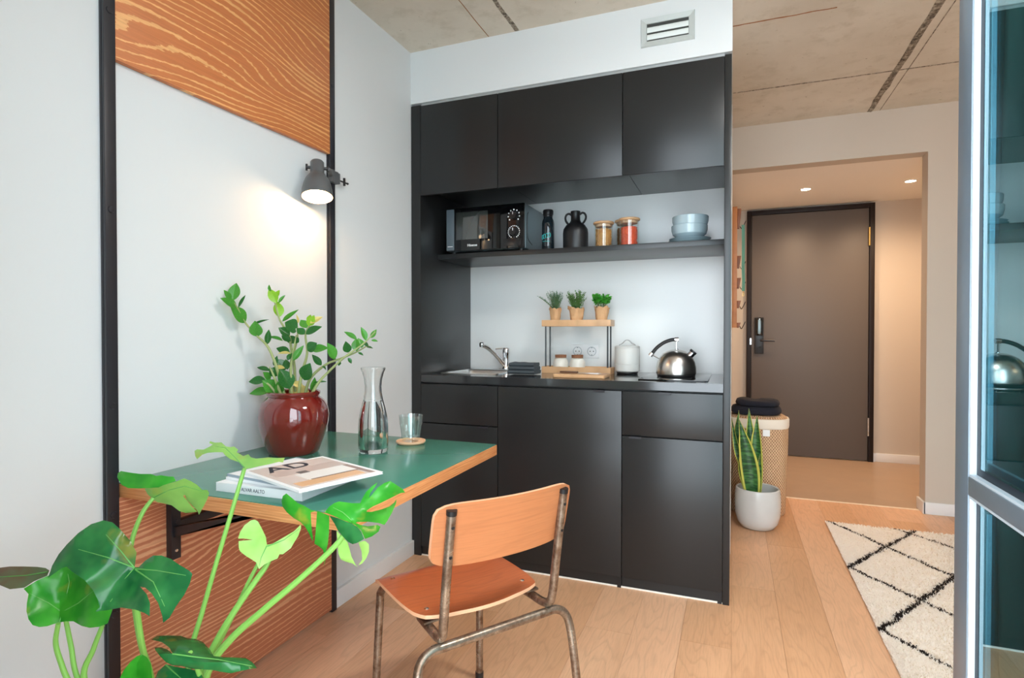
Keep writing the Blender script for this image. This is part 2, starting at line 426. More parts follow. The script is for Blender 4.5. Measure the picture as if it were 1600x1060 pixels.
cl = struct(box('ceiling', CONC, XW, 2.7, 0.25, 4.40, HC, HC + 0.12, smooth=False)); cl['label'] = 'raw concrete ceiling'
def seam(x0, y0, x1, y1, w, mat, rough, name='seam'):
    n = 40; top = []; bot = []; m = MB(); d = Vector((x1 - x0, y1 - y0, 0)); L = d.length; d.normalize(); nn = Vector((-d.y, d.x, 0))
    rows = 5
    for i in range(n + 1):
        p = Vector((x0, y0, HC)) + d * (L * i / n)
        for j in range(rows):
            s_ = (j / (rows - 1) - 0.5) * 2
            ww = w * 0.5 * (1 + rough * 0.5 * (noise.noise(p * 9 + Vector((j, 0, 0)))))
            hgt = 0.0 if j in (0, rows - 1) else -0.004 * rough * (0.6 + noise.noise(p * 30 + Vector((0, j * 3, 0))))
            m.v.append(tuple(p + nn * (s_ * ww + rough * 0.006 * noise.noise(p * 14)) + Vector((0, 0, hgt - 0.0006))))
    for i in range(n):
        for j in range(rows - 1):
            a = i * rows + j; m.f.append((a, a + 1, a + rows + 1, a + rows))
    return m.build(name, mat, cl, smooth=False)
seam(-0.962, 0.26, -0.96, 2.53, 0.020, SEAM, 1.0)
seam(-1.09, 0.26, -1.106, 2.53, 0.004, RUST, 0.3)
seam(0.853, 0.26, 0.818, 4.28, 0.034, SEAM, 1.0)
seam(0.91, 0.26, 0.875, 4.28, 0.005, SEAM, 0.2)
seam(-0.007, 3.655, 2.69, 3.672, 0.014, SEAM, 0.8)
seam(-0.007, 2.858, 0.42, 2.857, 0.008, RUST, 0.6)

def wall(name, mat, boxes, label):
    m = MB()
    for b in boxes: m.box(*b)
    o = struct(m.build(name, mat, smooth=False)); o['label'] = label; return o
wall('wall_left', WALL, [(XW - 0.15, XW, 0.15, 3.3, -0.06, HC + 0.12)], 'white painted wall behind the fold-down table')
wall('wall_kitchen', SPLASH, [(XW, -0.0075, YB, YB + 0.15, 0, HC)], 'white back wall of the kitchen niche')
wall('wall_bulkhead', WALL, [(XW, -0.007, YK, YB, 2.313, HC)], 'white bulkhead wall above the kitchen')
wall('wall_hall', WARMWALL, [(-0.15, -0.007, YB + 0.151, 5.95, -0.06, HC)], 'white side wall of the hallway')
wall('wall_far', WARMWALL, [(-0.007, 1.137, 4.28, 4.40, 2.282, HC), (1.137, 2.85, 4.28, 4.40, -0.06, HC)], 'white far wall with an opening to the entrance')
wall('wall_entrance', WARMWALL, [(-0.007, 1.9, 5.85, 5.97, -0.06, 2.45)], 'warm lit wall around the entrance door')
wall('wall_entrance_side', WARMWALL, [(1.75, 1.9, 4.40, 5.85, -0.06, 2.45)], 'side wall of the entrance')
wall('ceiling_entry', plain('ceiling_white', srgb(244, 240, 234), 0.6), [(-0.007, 1.75, 4.40, 5.85, 2.30, 2.45)], 'lowered white ceiling of the entrance')
wall('wall_right', WALL, [(2.7, 2.85, 0.15, 4.28, -0.06, HC + 0.12)], 'white wall on the far side of the room')
# unseen window front: solid piers to limit daylight, lintel, mullions, balcony slab
wall('wall_facade', WALL, [(XW, 2.7, 0.13, 0.25, 2.47, HC), (XW, -0.695, 0.13, 0.25, -0.06, 2.47), (1.46, 2.7, 0.13, 0.25, -0.06, 2.47)], 'lintel of the unseen window front, with piers shaped to limit daylight')
wm = MB()
for x in (-0.66, 0.40): wm.box(x - 0.035, x + 0.035, 0.15, 0.23, 0.0, 2.47)
wm.box(0.435, 1.46, 0.15, 0.23, 0.86, 0.93)
wm.box(-0.69, 1.46, 0.15, 0.23, 2.41, 2.47); wm.box(0.435, 1.46, 0.15, 0.23, 0.0, 0.07)
o = struct(wm.build('window_1', FRAMEGREY, smooth=False)); o['label'] = 'grey aluminium window front'
for z0, z1 in ((0.071, 0.859), (0.931, 2.409)): box('pane', THIN, 0.436, 1.459, 0.188, 0.192, z0, z1, o, smooth=False)
wall('floor_balcony', plain('balcony_concrete', srgb(170, 168, 162), 0.8), [(-2.2, 3.2, -1.5, 0.25, -0.2, -0.06)], 'concrete balcony slab outside the window front')

def baseboard(name, boxes, label):
    m = MB()
    for b in boxes: m.box(*b)
    o = struct(m.build(name, BASEB, None, 0.003, smooth=True)); o['label'] = label
baseboard('baseboard_left', [(XW, XW + 0.016, 1.916, YK + 0.0, 0.0, 0.075)], 'white skirting board beside the kitchen')
baseboard('baseboard_left_front', [(XW, XW + 0.016, 0.25, 0.996, 0.0, 0.075)], 'white skirting board in front of the black post')
baseboard('baseboard_far', [(1.125, 2.7, 4.266, 4.28, 0, 0.075), (1.123, 1.137, 4.266, 4.41, 0, 0.075)], 'white skirting board round the wall end')
baseboard('baseboard_entrance', [(1.16, 1.75, 5.836, 5.85, 0, 0.075)], 'white skirting board beside the entrance door')

# entrance door
d1 = struct(bpy.data.objects.new('door_1', None)); col.objects.link(d1); d1.location = (0.64, 5.82, 0); d1['label'] = 'grey entrance door in a dark frame'
m = MB(); m.box(0.120, 0.160, 5.80, 5.85, 0, 2.285); m.box(1.118, 1.158, 5.80, 5.85, 0, 2.285); m.box(0.160, 1.118, 5.80, 5.85, 2.245, 2.285)
m.build('door_frame', DOORFRAME, d1, 0.003)
leaf = box('door_leaf', DOORGREY, 0.163, 1.115, 5.815, 5.85, 0.008, 2.242, d1, 0.002)
for z, mt in ((1.99, BRASS), (0.31, STEEL)):
    m = MB(); m.lathe([(0, -0.08), (0.009, -0.08), (0.009, 0.08), (0, 0.08)], (1.117, 5.803, z), 12); m.box(1.109, 1.117, 5.808, 5.8145, z - 0.08, z + 0.08)
    m.build('hinge', mt, d1)
pl_ = box('lock_plate', BLACKPLASTIC, 0.19, 0.268, 5.795, 5.8145, 0.945, 1.285, d1, 0.006)
box('card_reader', BLACKGLOSS, 0.198, 0.26, 5.775, 5.7945, 1.115, 1.28, pl_, 0.008)
box('reader_strip', SILVERPAINT, 0.217, 0.241, 5.7725, 5.7748, 1.13, 1.262, pl_, 0.001)
m = MB(); m.tube([(0.236, 5.795, 1.07), (0.236, 5.755, 1.07)], 0.010, 10); m.tube(catmull([(0.236, 5.755, 1.07), (0.27, 5.748, 1.07), (0.36, 5.748, 1.068)], 4), 0.0095, 10)
m.build('lever_handle', BLACKSTEEL, pl_)
m = MB(); m.lathe([(0, 0), (0.009, 0), (0.009, 0.002), (0, 0.002)], (0.236, 5.7935, 1.005), 14, Matrix.Rotation(math.pi / 2, 3, 'X')); m.build('keyhole', BLACKGAP, pl_)
box('strike_plate', STEEL, 0.150, 0.163, 5.798, 5.8, 1.03, 1.09, d1)

# ================================================================== WALL SYSTEM
def post(y0, y1, label, bolts, z1=HC):
    t = thing('steel_post', label, 'post', (XW + 0.01, (y0 + y1) / 2, 0), group=None)
    m = MB(); m.box(XW, XW + 0.009, y0, y1, 0.0, z1); m.box(XW + 0.011, XW + 0.02, y0, y1, 0.0, z1); m.box(XW + 0.009, XW + 0.011, y0 + 0.003, y1, 0, z1)
    m.build('profile', BLACKSTEEL, t, 0.0015)
    for z in bolts:
        MB().lathe([(0, 0), (0.009, 0), (0.008, 0.0025), (0, 0.003)], (XW + 0.02, (y0 + y1) / 2, z), 16, Matrix.Rotation(math.pi / 2, 3, 'Y')).build('bolt_cap', BLACKSTEEL, t)
    return t
post(0.997, 1.027, 'black steel wall post with bolt caps, nearer the window', [0.40, 0.665, 0.953, 1.47, 1.99])
post(1.885, 1.915, 'black steel wall post carrying the clamp lamp', [0.45, 0.95, 2.15])
XP = XW + 0.02
tag(box('plywood_panel', PLYUP, XW + 0.002, XP - 0.001, 1.0275, 1.8845, 1.869, HC - 0.004, bev=0.0008), 'strongly grained pine plywood panel high on the wall', 'wood panel')
tag(box('plywood_panel', PLYLOW, XW + 0.002, XP - 0.001, 1.0275, 1.8845, 0.012, 0.705, bev=0.0008), 'strongly grained pine plywood panel under the green table', 'wood panel')

# fold-down table
ZT = 0.744; TX = -0.79
tb = thing('fold_down_table', 'wall-mounted folding table with dark green top and plywood edge', 'table', (-1.16, 1.456, 0.70))
box('table_top', LINO, XW + 0.003, TX - 0.0015, 1.033, 1.8805, ZT - 0.0025, ZT, tb, 0.0006)
m = MB(); m.box(XW + 0.003, TX, 1.0315, 1.882, ZT - 0.038, ZT - 0.0026); m.build('plywood_core', PLYEDGE, tb, 0.0012)
# bracket frame below: two uprights on the panel, rail and slanted arm
bx0 = XP
for yb in (1.16, 1.75):
    u_ = MB(); u_.box(bx0, bx0 + 0.022, yb, yb + 0.030, 0.49, ZT - 0.039)
    up = u_.build('bracket_upright', BLACKSTEEL, tb, 0.0015)
    for z in (0.515, 0.60, 0.66):
        MB().lathe([(0, 0), (0.005, 0), (0.004, 0.002), (0, 0.002)], (bx0 + 0.022, yb + 0.015, z), 12, Matrix.Rotation(math.pi / 2, 3, 'Y')).build('screw', STEEL if z < 0.55 else BLACKSTEEL, up)
    g = MB(); g.prism([(bx0 + 0.022, 0.555), (bx0 + 0.022, 0.585), (-1.02, ZT - 0.040), (-1.07, ZT - 0.040)], yb + 0.006, yb + 0.024, axis=1)
    g.build('bracket_arm', BLACKSTEEL, tb, 0.001)
box('bracket_rail', BLACKSTEEL, bx0 + 0.001, bx0 + 0.020, 1.19, 1.75, 0.572, 0.598, tb, 0.0015)

# clamp lamp on the right post
LB = Vector((-1.455, 1.727, 1.655)); ax = Vector((0.645 * 0.26, -0.764 * 0.26, -1)).normalized()
zq = Vector((0, 0, 1)).rotation_difference(-ax).to_matrix()
lt = thing('clamp_lamp', 'dark grey clamp spotlight glowing warm white on the black post', 'lamp', LB)
prof = [(0.057, 0.0), (0.056, 0.012), (0.054, 0.032), (0.049, 0.055), (0.041, 0.074), (0.033, 0.086), (0.027, 0.094), (0.0255, 0.10), (0.0255, 0.142), (0.022, 0.147), (0, 0.148)]
inn = [(0, 0.140), (0.020, 0.138), (0.023, 0.10), (0.030, 0.086), (0.038, 0.073), (0.046, 0.054), (0.0515, 0.032), (0.054, 0.012), (0.055, 0.0)]
LAMPGREY = plain('lamp_grey_metal', srgb(104, 106, 108), 0.4, 0.4)
sh = MB().lathe(prof, LB, 40, zq).build('lamp_shade', LAMPGREY, lt)
MB().lathe(inn[::-1] + [], LB, 40, zq).build('shade_lining', plain('lamp_white_lining', srgb(245, 235, 215), 0.4), sh)
bulb = MB().lathe([(0, -0.004 + 0.02), (0.020, 0.022), (0.030, 0.034), (0.032, 0.045), (0.026, 0.062), (0.014, 0.082), (0.012, 0.10), (0, 0.10)], LB, 24, zq).build('bulb', emit('warm_bulb', (1.0, 0.66, 0.34, 1), 22.0), lt)
for sgn in (-1, 1):
    m = MB(); c = LB - ax * 0.12; d_ = Vector((0.764, 0.645, 0)) * sgn; c2 = c + d_ * 0.0255
    m.tube([c2, c2 + d_ * 0.012], 0.006, 10); m.tube([c2 + d_ * 0.012 - Vector((0, 0, 0.012)), c2 + d_ * 0.012 + Vector((0, 0, 0.012))], 0.004, 8)
    m.build('wing_nut', BLACKPLASTIC, lt)
c = LB - ax * 0.12; e0 = c + Vector((0.764, 0.645, 0)) * 0.036; pc = Vector((XP + 0.012, 1.872, 1.782))
m = MB(); m.tube([e0, (e0 + pc) / 2 + Vector((0.004, 0, 0.004)), pc], [0.008, 0.009, 0.010], 10); m.build('arm', LAMPGREY, lt)
m = MB(); m.box(XP + 0.0005, XP + 0.024, 1.868, 1.884, 1.752, 1.802); m.box(XP + 0.0005, XP + 0.016, 1.884, 1.9165, 1.752, 1.802); m.box(XW + 0.003, XP + 0.016, 1.9165, 1.928, 1.755, 1.799)
m.build('clamp', LAMPGREY, lt, 0.003)
m = MB(); m.tube([(XP, 1.928, 1.776), (XP + 0.008, 1.985, 1.772)], 0.0035, 8); m.tube([(XP + 0.008, 1.963, 1.758), (XP + 0.008, 1.963, 1.79)], 0.005, 8); m.lathe([(0, -0.006), (0.006, 0), (0, 0.006)], (XP + 0.008, 1.985, 1.772), 8)
m.build('clamp_screw', BLACKPLASTIC, lt)
lamp('clamp_lamp_light', 'POINT', LB + ax * -0.006, 2.7, (1.0, 0.64, 0.34), 0.018)

# ================================================================== KITCHEN
XL0, XL1, X1, X2, XR0, XR1 = -1.539, -1.486, -1.06, -0.46, -0.036, -0.009
tag(MB().prism([(YK, 0.0), (YB - 0.001, 0.0), (YB - 0.001, 2.302), (YK, 2.302)], XL0, XL1, axis=0).build('end_panel', BLACKCAB, None, 0.0015), 'tall black end panel of the kitchen against the white wall', 'end panel')
tag(MB().prism([(YK, 0.0), (YB - 0.001, 0.0), (YB - 0.001, 2.302), (YK, 2.302)], XR0, XR1, axis=0).build('end_panel', BLACKCAB, None, 0.0015), 'tall black end panel of the kitchen beside the hallway', 'end panel')
g = 0.0018
ups = [(XL1, X1, 'black wall cabinet with flat door above the microwave'), (X1, X2, 'widest black wall cabinet, with flat door above jug and jars'), (X2, XR0, 'black wall cabinet with flat door above bowls and plates')]
for a, b, lab in ups:
    t = thing('wall_cabinet', lab, 'cabinet', ((a + b) / 2, YB - 0.3, 1.891))
    box('cabinet_body', BLACKCAB, a + 0.001, b - 0.001, YK + 0.021, YB - 0.001, 1.891, 2.300, t)
    box('door', BLACKCAB, a + g, b - g, YK, YK + 0.019, 1.8435, 2.297, t, 0.0012)
o = struct(box('trim_2', plain('grey_filler', srgb(176, 178, 178), 0.4, 0.3), XL1, XR0, YK + 0.012, YK + 0.05, 2.3005, 2.3125)); o['label'] = 'grey filler strip above the wall cabinets'
lows = [(XL1, X1, 'black base cabinet with drawer front under the sink', [(0.05, 0.684), (0.690, 0.884)], [(0.80, 1)]),
        (X1, X2, 'widest black base cabinet with one full-height door', [(0.05, 0.884)], [(0.86, 0)]),
        (X2, XR0, 'black base cabinet with drawer under the hob', [(0.05, 0.684), (0.690, 0.884)], [(0.5, 1)])]
for a, b, lab, fr, tabs in lows:
    t = thing('base_cabinet', lab, 'cabinet', ((a + b) / 2, YB - 0.3, 0.0))
    m = MB(); m.box(a + 0.001, a + 0.018, YK + 0.021, YB - 0.002, 0.055, 0.892); m.box(b - 0.018, b - 0.001, YK + 0.021, YB - 0.002, 0.055, 0.892)
    m.box(a + 0.018, b - 0.018, YB - 0.02, YB - 0.002, 0.055, 0.82); m.box(a + 0.018, b - 0.018, YK + 0.021, YB - 0.02, 0.055, 0.075)
    m.box(a + 0.018, b - 0.018, YK + 0.021, YK + 0.06, 0.075, 0.892)
    m.build('cabinet_body', BLACKGAP, t, smooth=False)
    for i, (z0, z1) in enumerate(fr):
        nm = 'drawer_front' if i == 1 else 'door'
        dr = box(nm, BLACKCAB, a + g, b - g, YK, YK + 0.019, z0, z1, t, 0.0012)
        xc = a + (b - a) * (0.83 if a == XL1 or len(fr) == 1 else 0.44)
        if a == X2 and i == 0: xc = a + 0.06
        h = MB(); h.box(xc - 0.026, xc + 0.026, YK - 0.012, YK + 0.018, z1 + 0.0005, z1 + 0.0025); h.box(xc - 0.026, xc + 0.026, YK - 0.012, YK - 0.0095, z1 - 0.007, z1 + 0.0005)
        h.build('tab_handle', BLACKSTEEL, dr)
    box('plinth', BLACKCAB, a + 0.001, b - 0.001, YK + 0.012, YK + 0.03, 0.006, 0.048, t)
    box('foot', BLACKPLASTIC, b - 0.02, b - 0.003, YK + 0.004, YK + 0.0115, 0.0, 0.048, t)
o = struct(box('trim_3', plain('white_sealant', srgb(235, 230, 222), 0.5), XL1, XR0, YK + 0.008, YK + 0.011, 0.0, 0.0065)); o['label'] = 'white sealant line along the kitchen plinth'

# worktop with a cut-out for the sink
SX0, SX1, SY0, SY1 = -1.45, -1.115, 2.665, 3.0
m = MB(); T0, T1 = 0.8935, 0.93
xs = [XL1 + 0.0005, SX0 + 0.012, SX1 - 0.012, XR0 - 0.0005]; ys = [YK + 0.0005, SY0 + 0.012, SY1 - 0.012, YB - 0.001]
vid = {}
for kz, z in enumerate((T0, T1)):
    for i, x in enumerate(xs):
        for j, y in enumerate(ys): vid[i, j, kz] = len(m.v); m.v.append((x, y, z))
for i in range(3):
    for j in range(3):
        if i == 1 and j == 1: continue
        for kz in (0, 1): m.f.append((vid[i, j, kz], vid[i + 1, j, kz], vid[i + 1, j + 1, kz], vid[i, j + 1, kz]))
for i in range(3):
    m.f.append((vid[i, 0, 0], vid[i + 1, 0, 0], vid[i + 1, 0, 1], vid[i, 0, 1])); m.f.append((vid[i, 3, 0], vid[i + 1, 3, 0], vid[i + 1, 3, 1], vid[i, 3, 1]))
    m.f.append((vid[0, i, 0], vid[0, i + 1, 0], vid[0, i + 1, 1], vid[0, i, 1])); m.f.append((vid[3, i, 0], vid[3, i + 1, 0], vid[3, i + 1, 1], vid[3, i, 1]))
for a, b in (((1, 1), (2, 1)), ((2, 1), (2, 2)), ((2, 2), (1, 2)), ((1, 2), (1, 1))):
    m.f.append((vid[a[0], a[1], 0], vid[b[0], b[1], 0], vid[b[0], b[1], 1], vid[a[0], a[1], 1]))
tag(m.build('worktop', WORKTOP, None, smooth=False), 'black kitchen worktop running under the backsplash', 'worktop')

# sink + tap
def rrect(x0, x1, y0, y1, r, n=6):
    out = []
    for cx, cy, a0 in ((x1 - r, y1 - r, 0), (x0 + r, y1 - r, 90), (x0 + r, y0 + r, 180), (x1 - r, y0 + r, 270)):
        for k in range(n + 1):
            t = math.radians(a0 + 90 * k / n); out.append((cx + r * math.cos(t), cy + r * math.sin(t)))
    return out
def loft(m, loops):
    n = len(loops[0]); o = len(m.v)
    for L in loops: m.v += [tuple(p) for p in L]
    for i in range(len(loops) - 1):
        for k in range(n):
            l = (k + 1) % n; m.f.append((o + i * n + k, o + i * n + l, o + (i + 1) * n + l, o + (i + 1) * n + k))
    return o
sk = thing('sink', 'stainless steel inset sink bowl in the black worktop', 'sink', ((SX0 + SX1) / 2, (SY0 + SY1) / 2, 0.93))
def rl(e, r, z): return [(x, y, z) for x, y in rrect(SX0 + e, SX1 - e, SY0 + e, SY1 - e, r)]
m = MB(); o_ = loft(m, [rl(-0.0, 0.02, 0.9305), rl(0.002, 0.02, 0.934), rl(0.022, 0.03, 0.933), rl(0.028, 0.03, 0.925), rl(0.036, 0.04, 0.85), rl(0.06, 0.05, 0.84)])
n_ = len(rl(0, 0.02, 0)); m.f.append(tuple(o_ + 5 * n_ + k for k in range(n_)))
m.build('basin', SINKSTEEL, sk)
MB().lathe([(0, 0.0), (0.034, 0.0), (0.036, 0.002), (0.03, 0.003), (0.026, 0.001), (0, 0.001)], ((SX0 + SX1) / 2, (SY0 + SY1) / 2, 0.8405), 24).build('drain', CHROME, sk)
box('drainer_lip', SINKSTEEL, SX0 + 0.02, SX1 - 0.01, SY1 + 0.0005, 3.09, 0.9302, 0.934, sk, 0.001)
for k in range(4):
    MB().lathe([(0, 0), (0.005, 0), (0.005, 0.0008), (0, 0.0008)], (SX1 - 0.07 + k * 0.014, SY1 - 0.028, 0.9005), 10, Matrix.Rotation(math.pi / 2, 3, 'X')).build('overflow_hole', BLACKGAP, sk)
tp = thing('kitchen_tap', 'chrome single-lever tap with slanted spout beside the sink', 'tap', (-1.222, 3.05, 0.9342))
MB().lathe([(0, 0), (0.024, 0), (0.024, 0.006), (0.020, 0.012), (0.019, 0.085), (0.021, 0.09), (0.021, 0.115), (0.017, 0.122), (0, 0.123)], (-1.222, 3.05, 0.9342), 24).build('tap_body', CHROME, tp)
tip = onY(753, 539, 2.93)
m = MB(); m.tube(catmull([(-1.228, 3.04, 0.955), (-1.255, 3.02, 0.995), tuple(Vector((-1.255, 3.02, 0.995)).lerp(tip, 0.55) + Vector((0, 0, 0.012))), tuple(tip)], 6), [0.012] * 12 + [0.013] * 7, 12); m.build('spout', CHROME, tp)
MB().lathe([(0, -0.013), (0.012, -0.013), (0.0145, -0.006), (0.0145, 0.008), (0.010, 0.014), (0, 0.014)], tip, 16).build('aerator', CHROME, tp)
m = MB(); m.tube(catmull([(-1.222, 3.05, 1.052), (-1.25, 3.03, 1.052), (-1.275, 3.015, 1.05)], 4), 0.005, 8); m.build('lever', CHROME, tp)

# hob
hb = thing('ceramic_hob', 'black glass hob set in the worktop under the kettle', 'hob', (-0.25, 2.87, 0.93))
box('glass_plate', plain('hob_glass', srgb(10, 11, 12), 0.04, spec=0.7), -0.402, -0.10, 2.618, 3.105, 0.9303, 0.9345, hb, 0.0015)
for yy in (2.75, 2.98):
    MB().lathe([(0.072, 0), (0.075, 0), (0.075, 0.0003), (0.072, 0.0003)], (-0.25, yy, 0.9346), 40).build('cooking_zone_ring', plain('hob_print', srgb(120, 125, 130), 0.4), hb)

# shelf
ZS = 1.565
tag(box('open_shelf', BLACKCAB, XL1 + 0.0005, XR0 - 0.0005, 2.715, YB - 0.001, 1.540, ZS, bev=0.001), 'black open shelf under the wall cabinets', 'shelf')

# microwave
mw = thing('microwave', 'black microwave with two dials on the open shelf', 'microwave', (-1.22, 2.9, ZS))
MX0, MX1, MY0, MY1, MZ0, MZ1 = -1.445, -0.997, 2.737, 3.06, ZS + 0.016, 1.812
box('housing', SILVERPAINT, MX0 + 0.002, MX1, MY0 + 0.02, MY1, MZ0, MZ1, mw, 0.004)
XD = -1.13
dr = box('door', BLACKGLOSS, MX0, XD - 0.001, MY0, MY0 + 0.0195, MZ0 + 0.001, MZ1 - 0.001, mw, 0.004)
box('window', plain('microwave_window', srgb(58, 62, 60), 0.03, spec=1.0, coat=1.0), MX0 + 0.06, XD - 0.07, MY0 - 0.0015, MY0 + 0.001, MZ0 + 0.06, MZ1 - 0.025, dr, 0.0005)
box('door_handle', plain('handle_strip_grey', srgb(96, 108, 116), 0.2), MX0 + 0.004, MX0 + 0.05, MY0 - 0.006, MY0 + 0.0, MZ0 + 0.004, MZ1 - 0.006, dr, 0.003)
cp = box('control_panel', BLACKGLOSS, XD + 0.001, MX1 - 0.001, MY0, MY0 + 0.0195, MZ0 + 0.001, MZ1 - 0.001, mw, 0.003)
for zc, n_, a0, a1 in ((1.748, 9, -40, 220), (1.665, 18, -60, 240)):
    xc = (XD + MX1) / 2 + 0.01
    kn = MB().lathe([(0, 0.018), (0.017, 0.018), (0.019, 0.015), (0.021, 0), (0, 0)], (xc, MY0 - 0.0005, zc), 24, Matrix.Rotation(math.pi / 2, 3, 'X')).build('dial', BLACKPLASTIC, cp)
    m = MB(); m.box(xc - 0.0015, xc + 0.0015, MY0 - 0.0195, MY0 - 0.0187, zc + 0.004, zc + 0.018)
    m.build('dial_pointer', WHITE, kn)
    m = MB()
    for q in range(n_):
        t = math.radians(a0 + (a1 - a0) * q / (n_ - 1)); x, z = xc + 0.031 * math.cos(t), zc + 0.031 * math.sin(t); h = 0.0032 if n_ < 12 else 0.0024
        m.box(x - h, x + h, MY0 - 0.0012, MY0 - 0.0002, z - h, z + h)
    m.build('dial_marks', WHITE, cp)
box('door_button', plain('button_dark', srgb(30, 30, 32), 0.2), XD + 0.018, MX1 - 0.018, MY0 - 0.003, MY0, MZ0 + 0.012, MZ0 + 0.05, cp, 0.002)
text('brand_print', 'Hisense', 0.018, WHITE, (-1.29, MY0 - 0.001, MZ0 + 0.028), (1, 0, 0), (0, 0, 1), dr, bold=0.0004)
m = MB(); m.box(MX0 + 0.012, MX0 + 0.042, MY0 - 0.0072, MY0 - 0.0062, MZ0 + 0.024, MZ0 + 0.027); m.build('print_line', WHITE, dr)
m = MB(); m.tube(catmull([(MX1 + 0.0006, MY0 + 0.06, MZ1 - 0.04), (MX1 + 0.0006, MY0 + 0.045, MZ1 - 0.06), (MX1 + 0.0006, MY0 + 0.045, MZ0 + 0.08), (MX1 + 0.0006, MY0 + 0.06, MZ0 + 0.05), (MX1 + 0.0006, MY0 + 0.12, MZ0 + 0.03)], 4), 0.0022, 6); m.build('side_crease', BLACKPLASTIC, mw)
for x in (MX0 + 0.03, MX1 - 0.03):
    for y in (MY0 + 0.04, MY1 - 0.04):
        MB().lathe([(0, 0), (0.012, 0), (0.014, 0.0158), (0, 0.0158)], (x, y, ZS + 0.0001), 14).build('foot', BLACKPLASTIC, mw)

# bottle
bt = thing('water_bottle', 'slim black water bottle with teal script on the shelf', 'bottle', (-0.905, 2.85, ZS))
MB().lathe([(0, 0), (0.030, 0), (0.0325, 0.004), (0.0325, 0.150), (0.030, 0.165), (0.024, 0.178), (0.023, 0.184), (0, 0.184)], (-0.905, 2.85, ZS), 32).build('bottle_body', plain('smoked_bottle', srgb(26, 36, 42), 0.05, spec=0.8), bt)
MB().lathe([(0, 0.1845), (0.024, 0.1845), (0.024, 0.194), (0.027, 0.197), (0.028, 0.215), (0.025, 0.222), (0, 0.223)], (-0.905, 2.85, ZS), 32).build('cap', BLACKPLASTIC, bt)
m = MB()
def sq(u, z): return (-0.905 + 0.0333 * math.sin(u), 2.85 - 0.0333 * math.cos(u), ZS + z)
for k in range(4):
    u0 = -0.75 + 0.42 * k
    m.tube([sq(u0 + 0.2 * math.cos(t * 0.7), 0.078 + 0.012 * math.sin(t * 0.7) + 0.003 * k) for t in range(10)], 0.0012, 5)
m.tube([sq(-0.7 + 0.13 * t, 0.055 + 0.003 * math.sin(t * 1.9)) for t in range(11)], 0.0011, 5)
m.build('teal_script', TEAL, bt)

# black jug
jg = thing('ceramic_jug', 'matt black ceramic jug with two ring handles on the shelf', 'jug', (-0.757, 2.85, ZS))
c0 = Vector((-0.757, 2.85, ZS))
MB().lathe([(0, 0), (0.058, 0), (0.064, 0.008), (0.065, 0.09), (0.062, 0.112), (0.048, 0.133), (0.030, 0.146), (0.024, 0.158), (0.0235, 0.185), (0.026, 0.200), (0.0245, 0.204), (0.019, 0.203), (0.018, 0.16), (0, 0.155)], c0, 36).build('jug_body', JUG, jg)
for sgn in (-1, 1):
    pts = [c0 + Vector((sgn * (0.020 + 0.032 * math.sin(t) ** 0.8 if 0 < t < math.pi else sgn * 0.022), 0, 0.192 - 0.052 * (t / math.pi))) for t in [math.pi * i / 12 for i in range(13)]]
    pts = [c0 + Vector((sgn * x, 0, z)) for x, z in ((0.022, 0.186), (0.034, 0.194), (0.047, 0.190), (0.054, 0.176), (0.052, 0.160), (0.044, 0.147), (0.036, 0.138))]
    MB().tube(catmull(pts, 4), 0.0055, 10).build('ring_handle', JUG, jg)

# glass jars
def jar(x, y, r, h, fill, fmat, label, pasta, fillcol):
    c = Vector((x, y, ZS)); t = thing('storage_jar', label, 'jar', c, group='glass storage jars on the shelf')
    MB().lathe([(0, 0.0), (r - 0.003, 0.0), (r, 0.004), (r, h), (r - 0.003, h), (r - 0.003, 0.005), (0, 0.005)], c, 36).build('glass', THIN, t)
    MB().lathe([(0, h + 0.0005), (r + 0.002, h + 0.0005), (r + 0.006, h + 0.004), (r + 0.006, h + 0.010), (r + 0.003, h + 0.013), (0, h + 0.013)], c, 36).build('lid', OAK, t)
    MB().lathe([(0, h - 0.012), (r - 0.006, h - 0.012), (r - 0.006, h + 0.0003), (0, h + 0.0003)], c, 30).build('lid_plug', plain('jar_seal', srgb(205, 170, 140), 0.6), t)
    core = MB().lathe([(0, 0.0055), (r - 0.012, 0.0055), (r - 0.012, fill), (0, fill)], c, 24)
    rnd = random.Random(int(x * 1000)); m = core
    N = 260 if pasta else 700
    for q in range(N):
        a = rnd.uniform(0, 2 * math.pi); z = rnd.uniform(0.010, fill); rr = r - 0.0075 - rnd.random() * 0.004
        if rnd.random() < 0.2: rr *= math.sqrt(rnd.random()); z = fill - rnd.random() * 0.004
        p = c + Vector((rr * math.cos(a), rr * math.sin(a), z))
        if pasta:
            d = Vector((-math.sin(a), math.cos(a), rnd.uniform(-1.2, 1.2))).normalized() * 0.010
            m.tube([p - d, p, p + d], [0.0016, 0.0034, 0.0016], 5)
        else:
            m.lathe([(0, -0.0018), (0.0028, 0), (0, 0.0018)], p, 5)
    m.build('contents', fmat, t, kind='stuff', label=fillcol)
PASTA = plain('dry_pasta', srgb(206, 150, 84), 0.6, var=0.25); PASTA2 = plain('dark_pasta', srgb(150, 104, 56), 0.6, var=0.3); LENTIL = plain('red_lentils', srgb(232, 98, 60), 0.6, var=0.15)
jar(-0.611, 2.85, 0.046, 0.125, 0.098, PASTA, 'glass jar of golden pasta spirals with wooden lid', True, 'golden dry pasta')
jar(-0.520, 2.945, 0.047, 0.145, 0.115, PASTA2, 'glass jar of brown pasta with wooden lid behind the lentils', True, 'brown dry pasta')
jar(-0.481, 2.84, 0.047, 0.132, 0.102, LENTIL, 'glass jar of red lentils with wooden lid', False, 'red lentils')

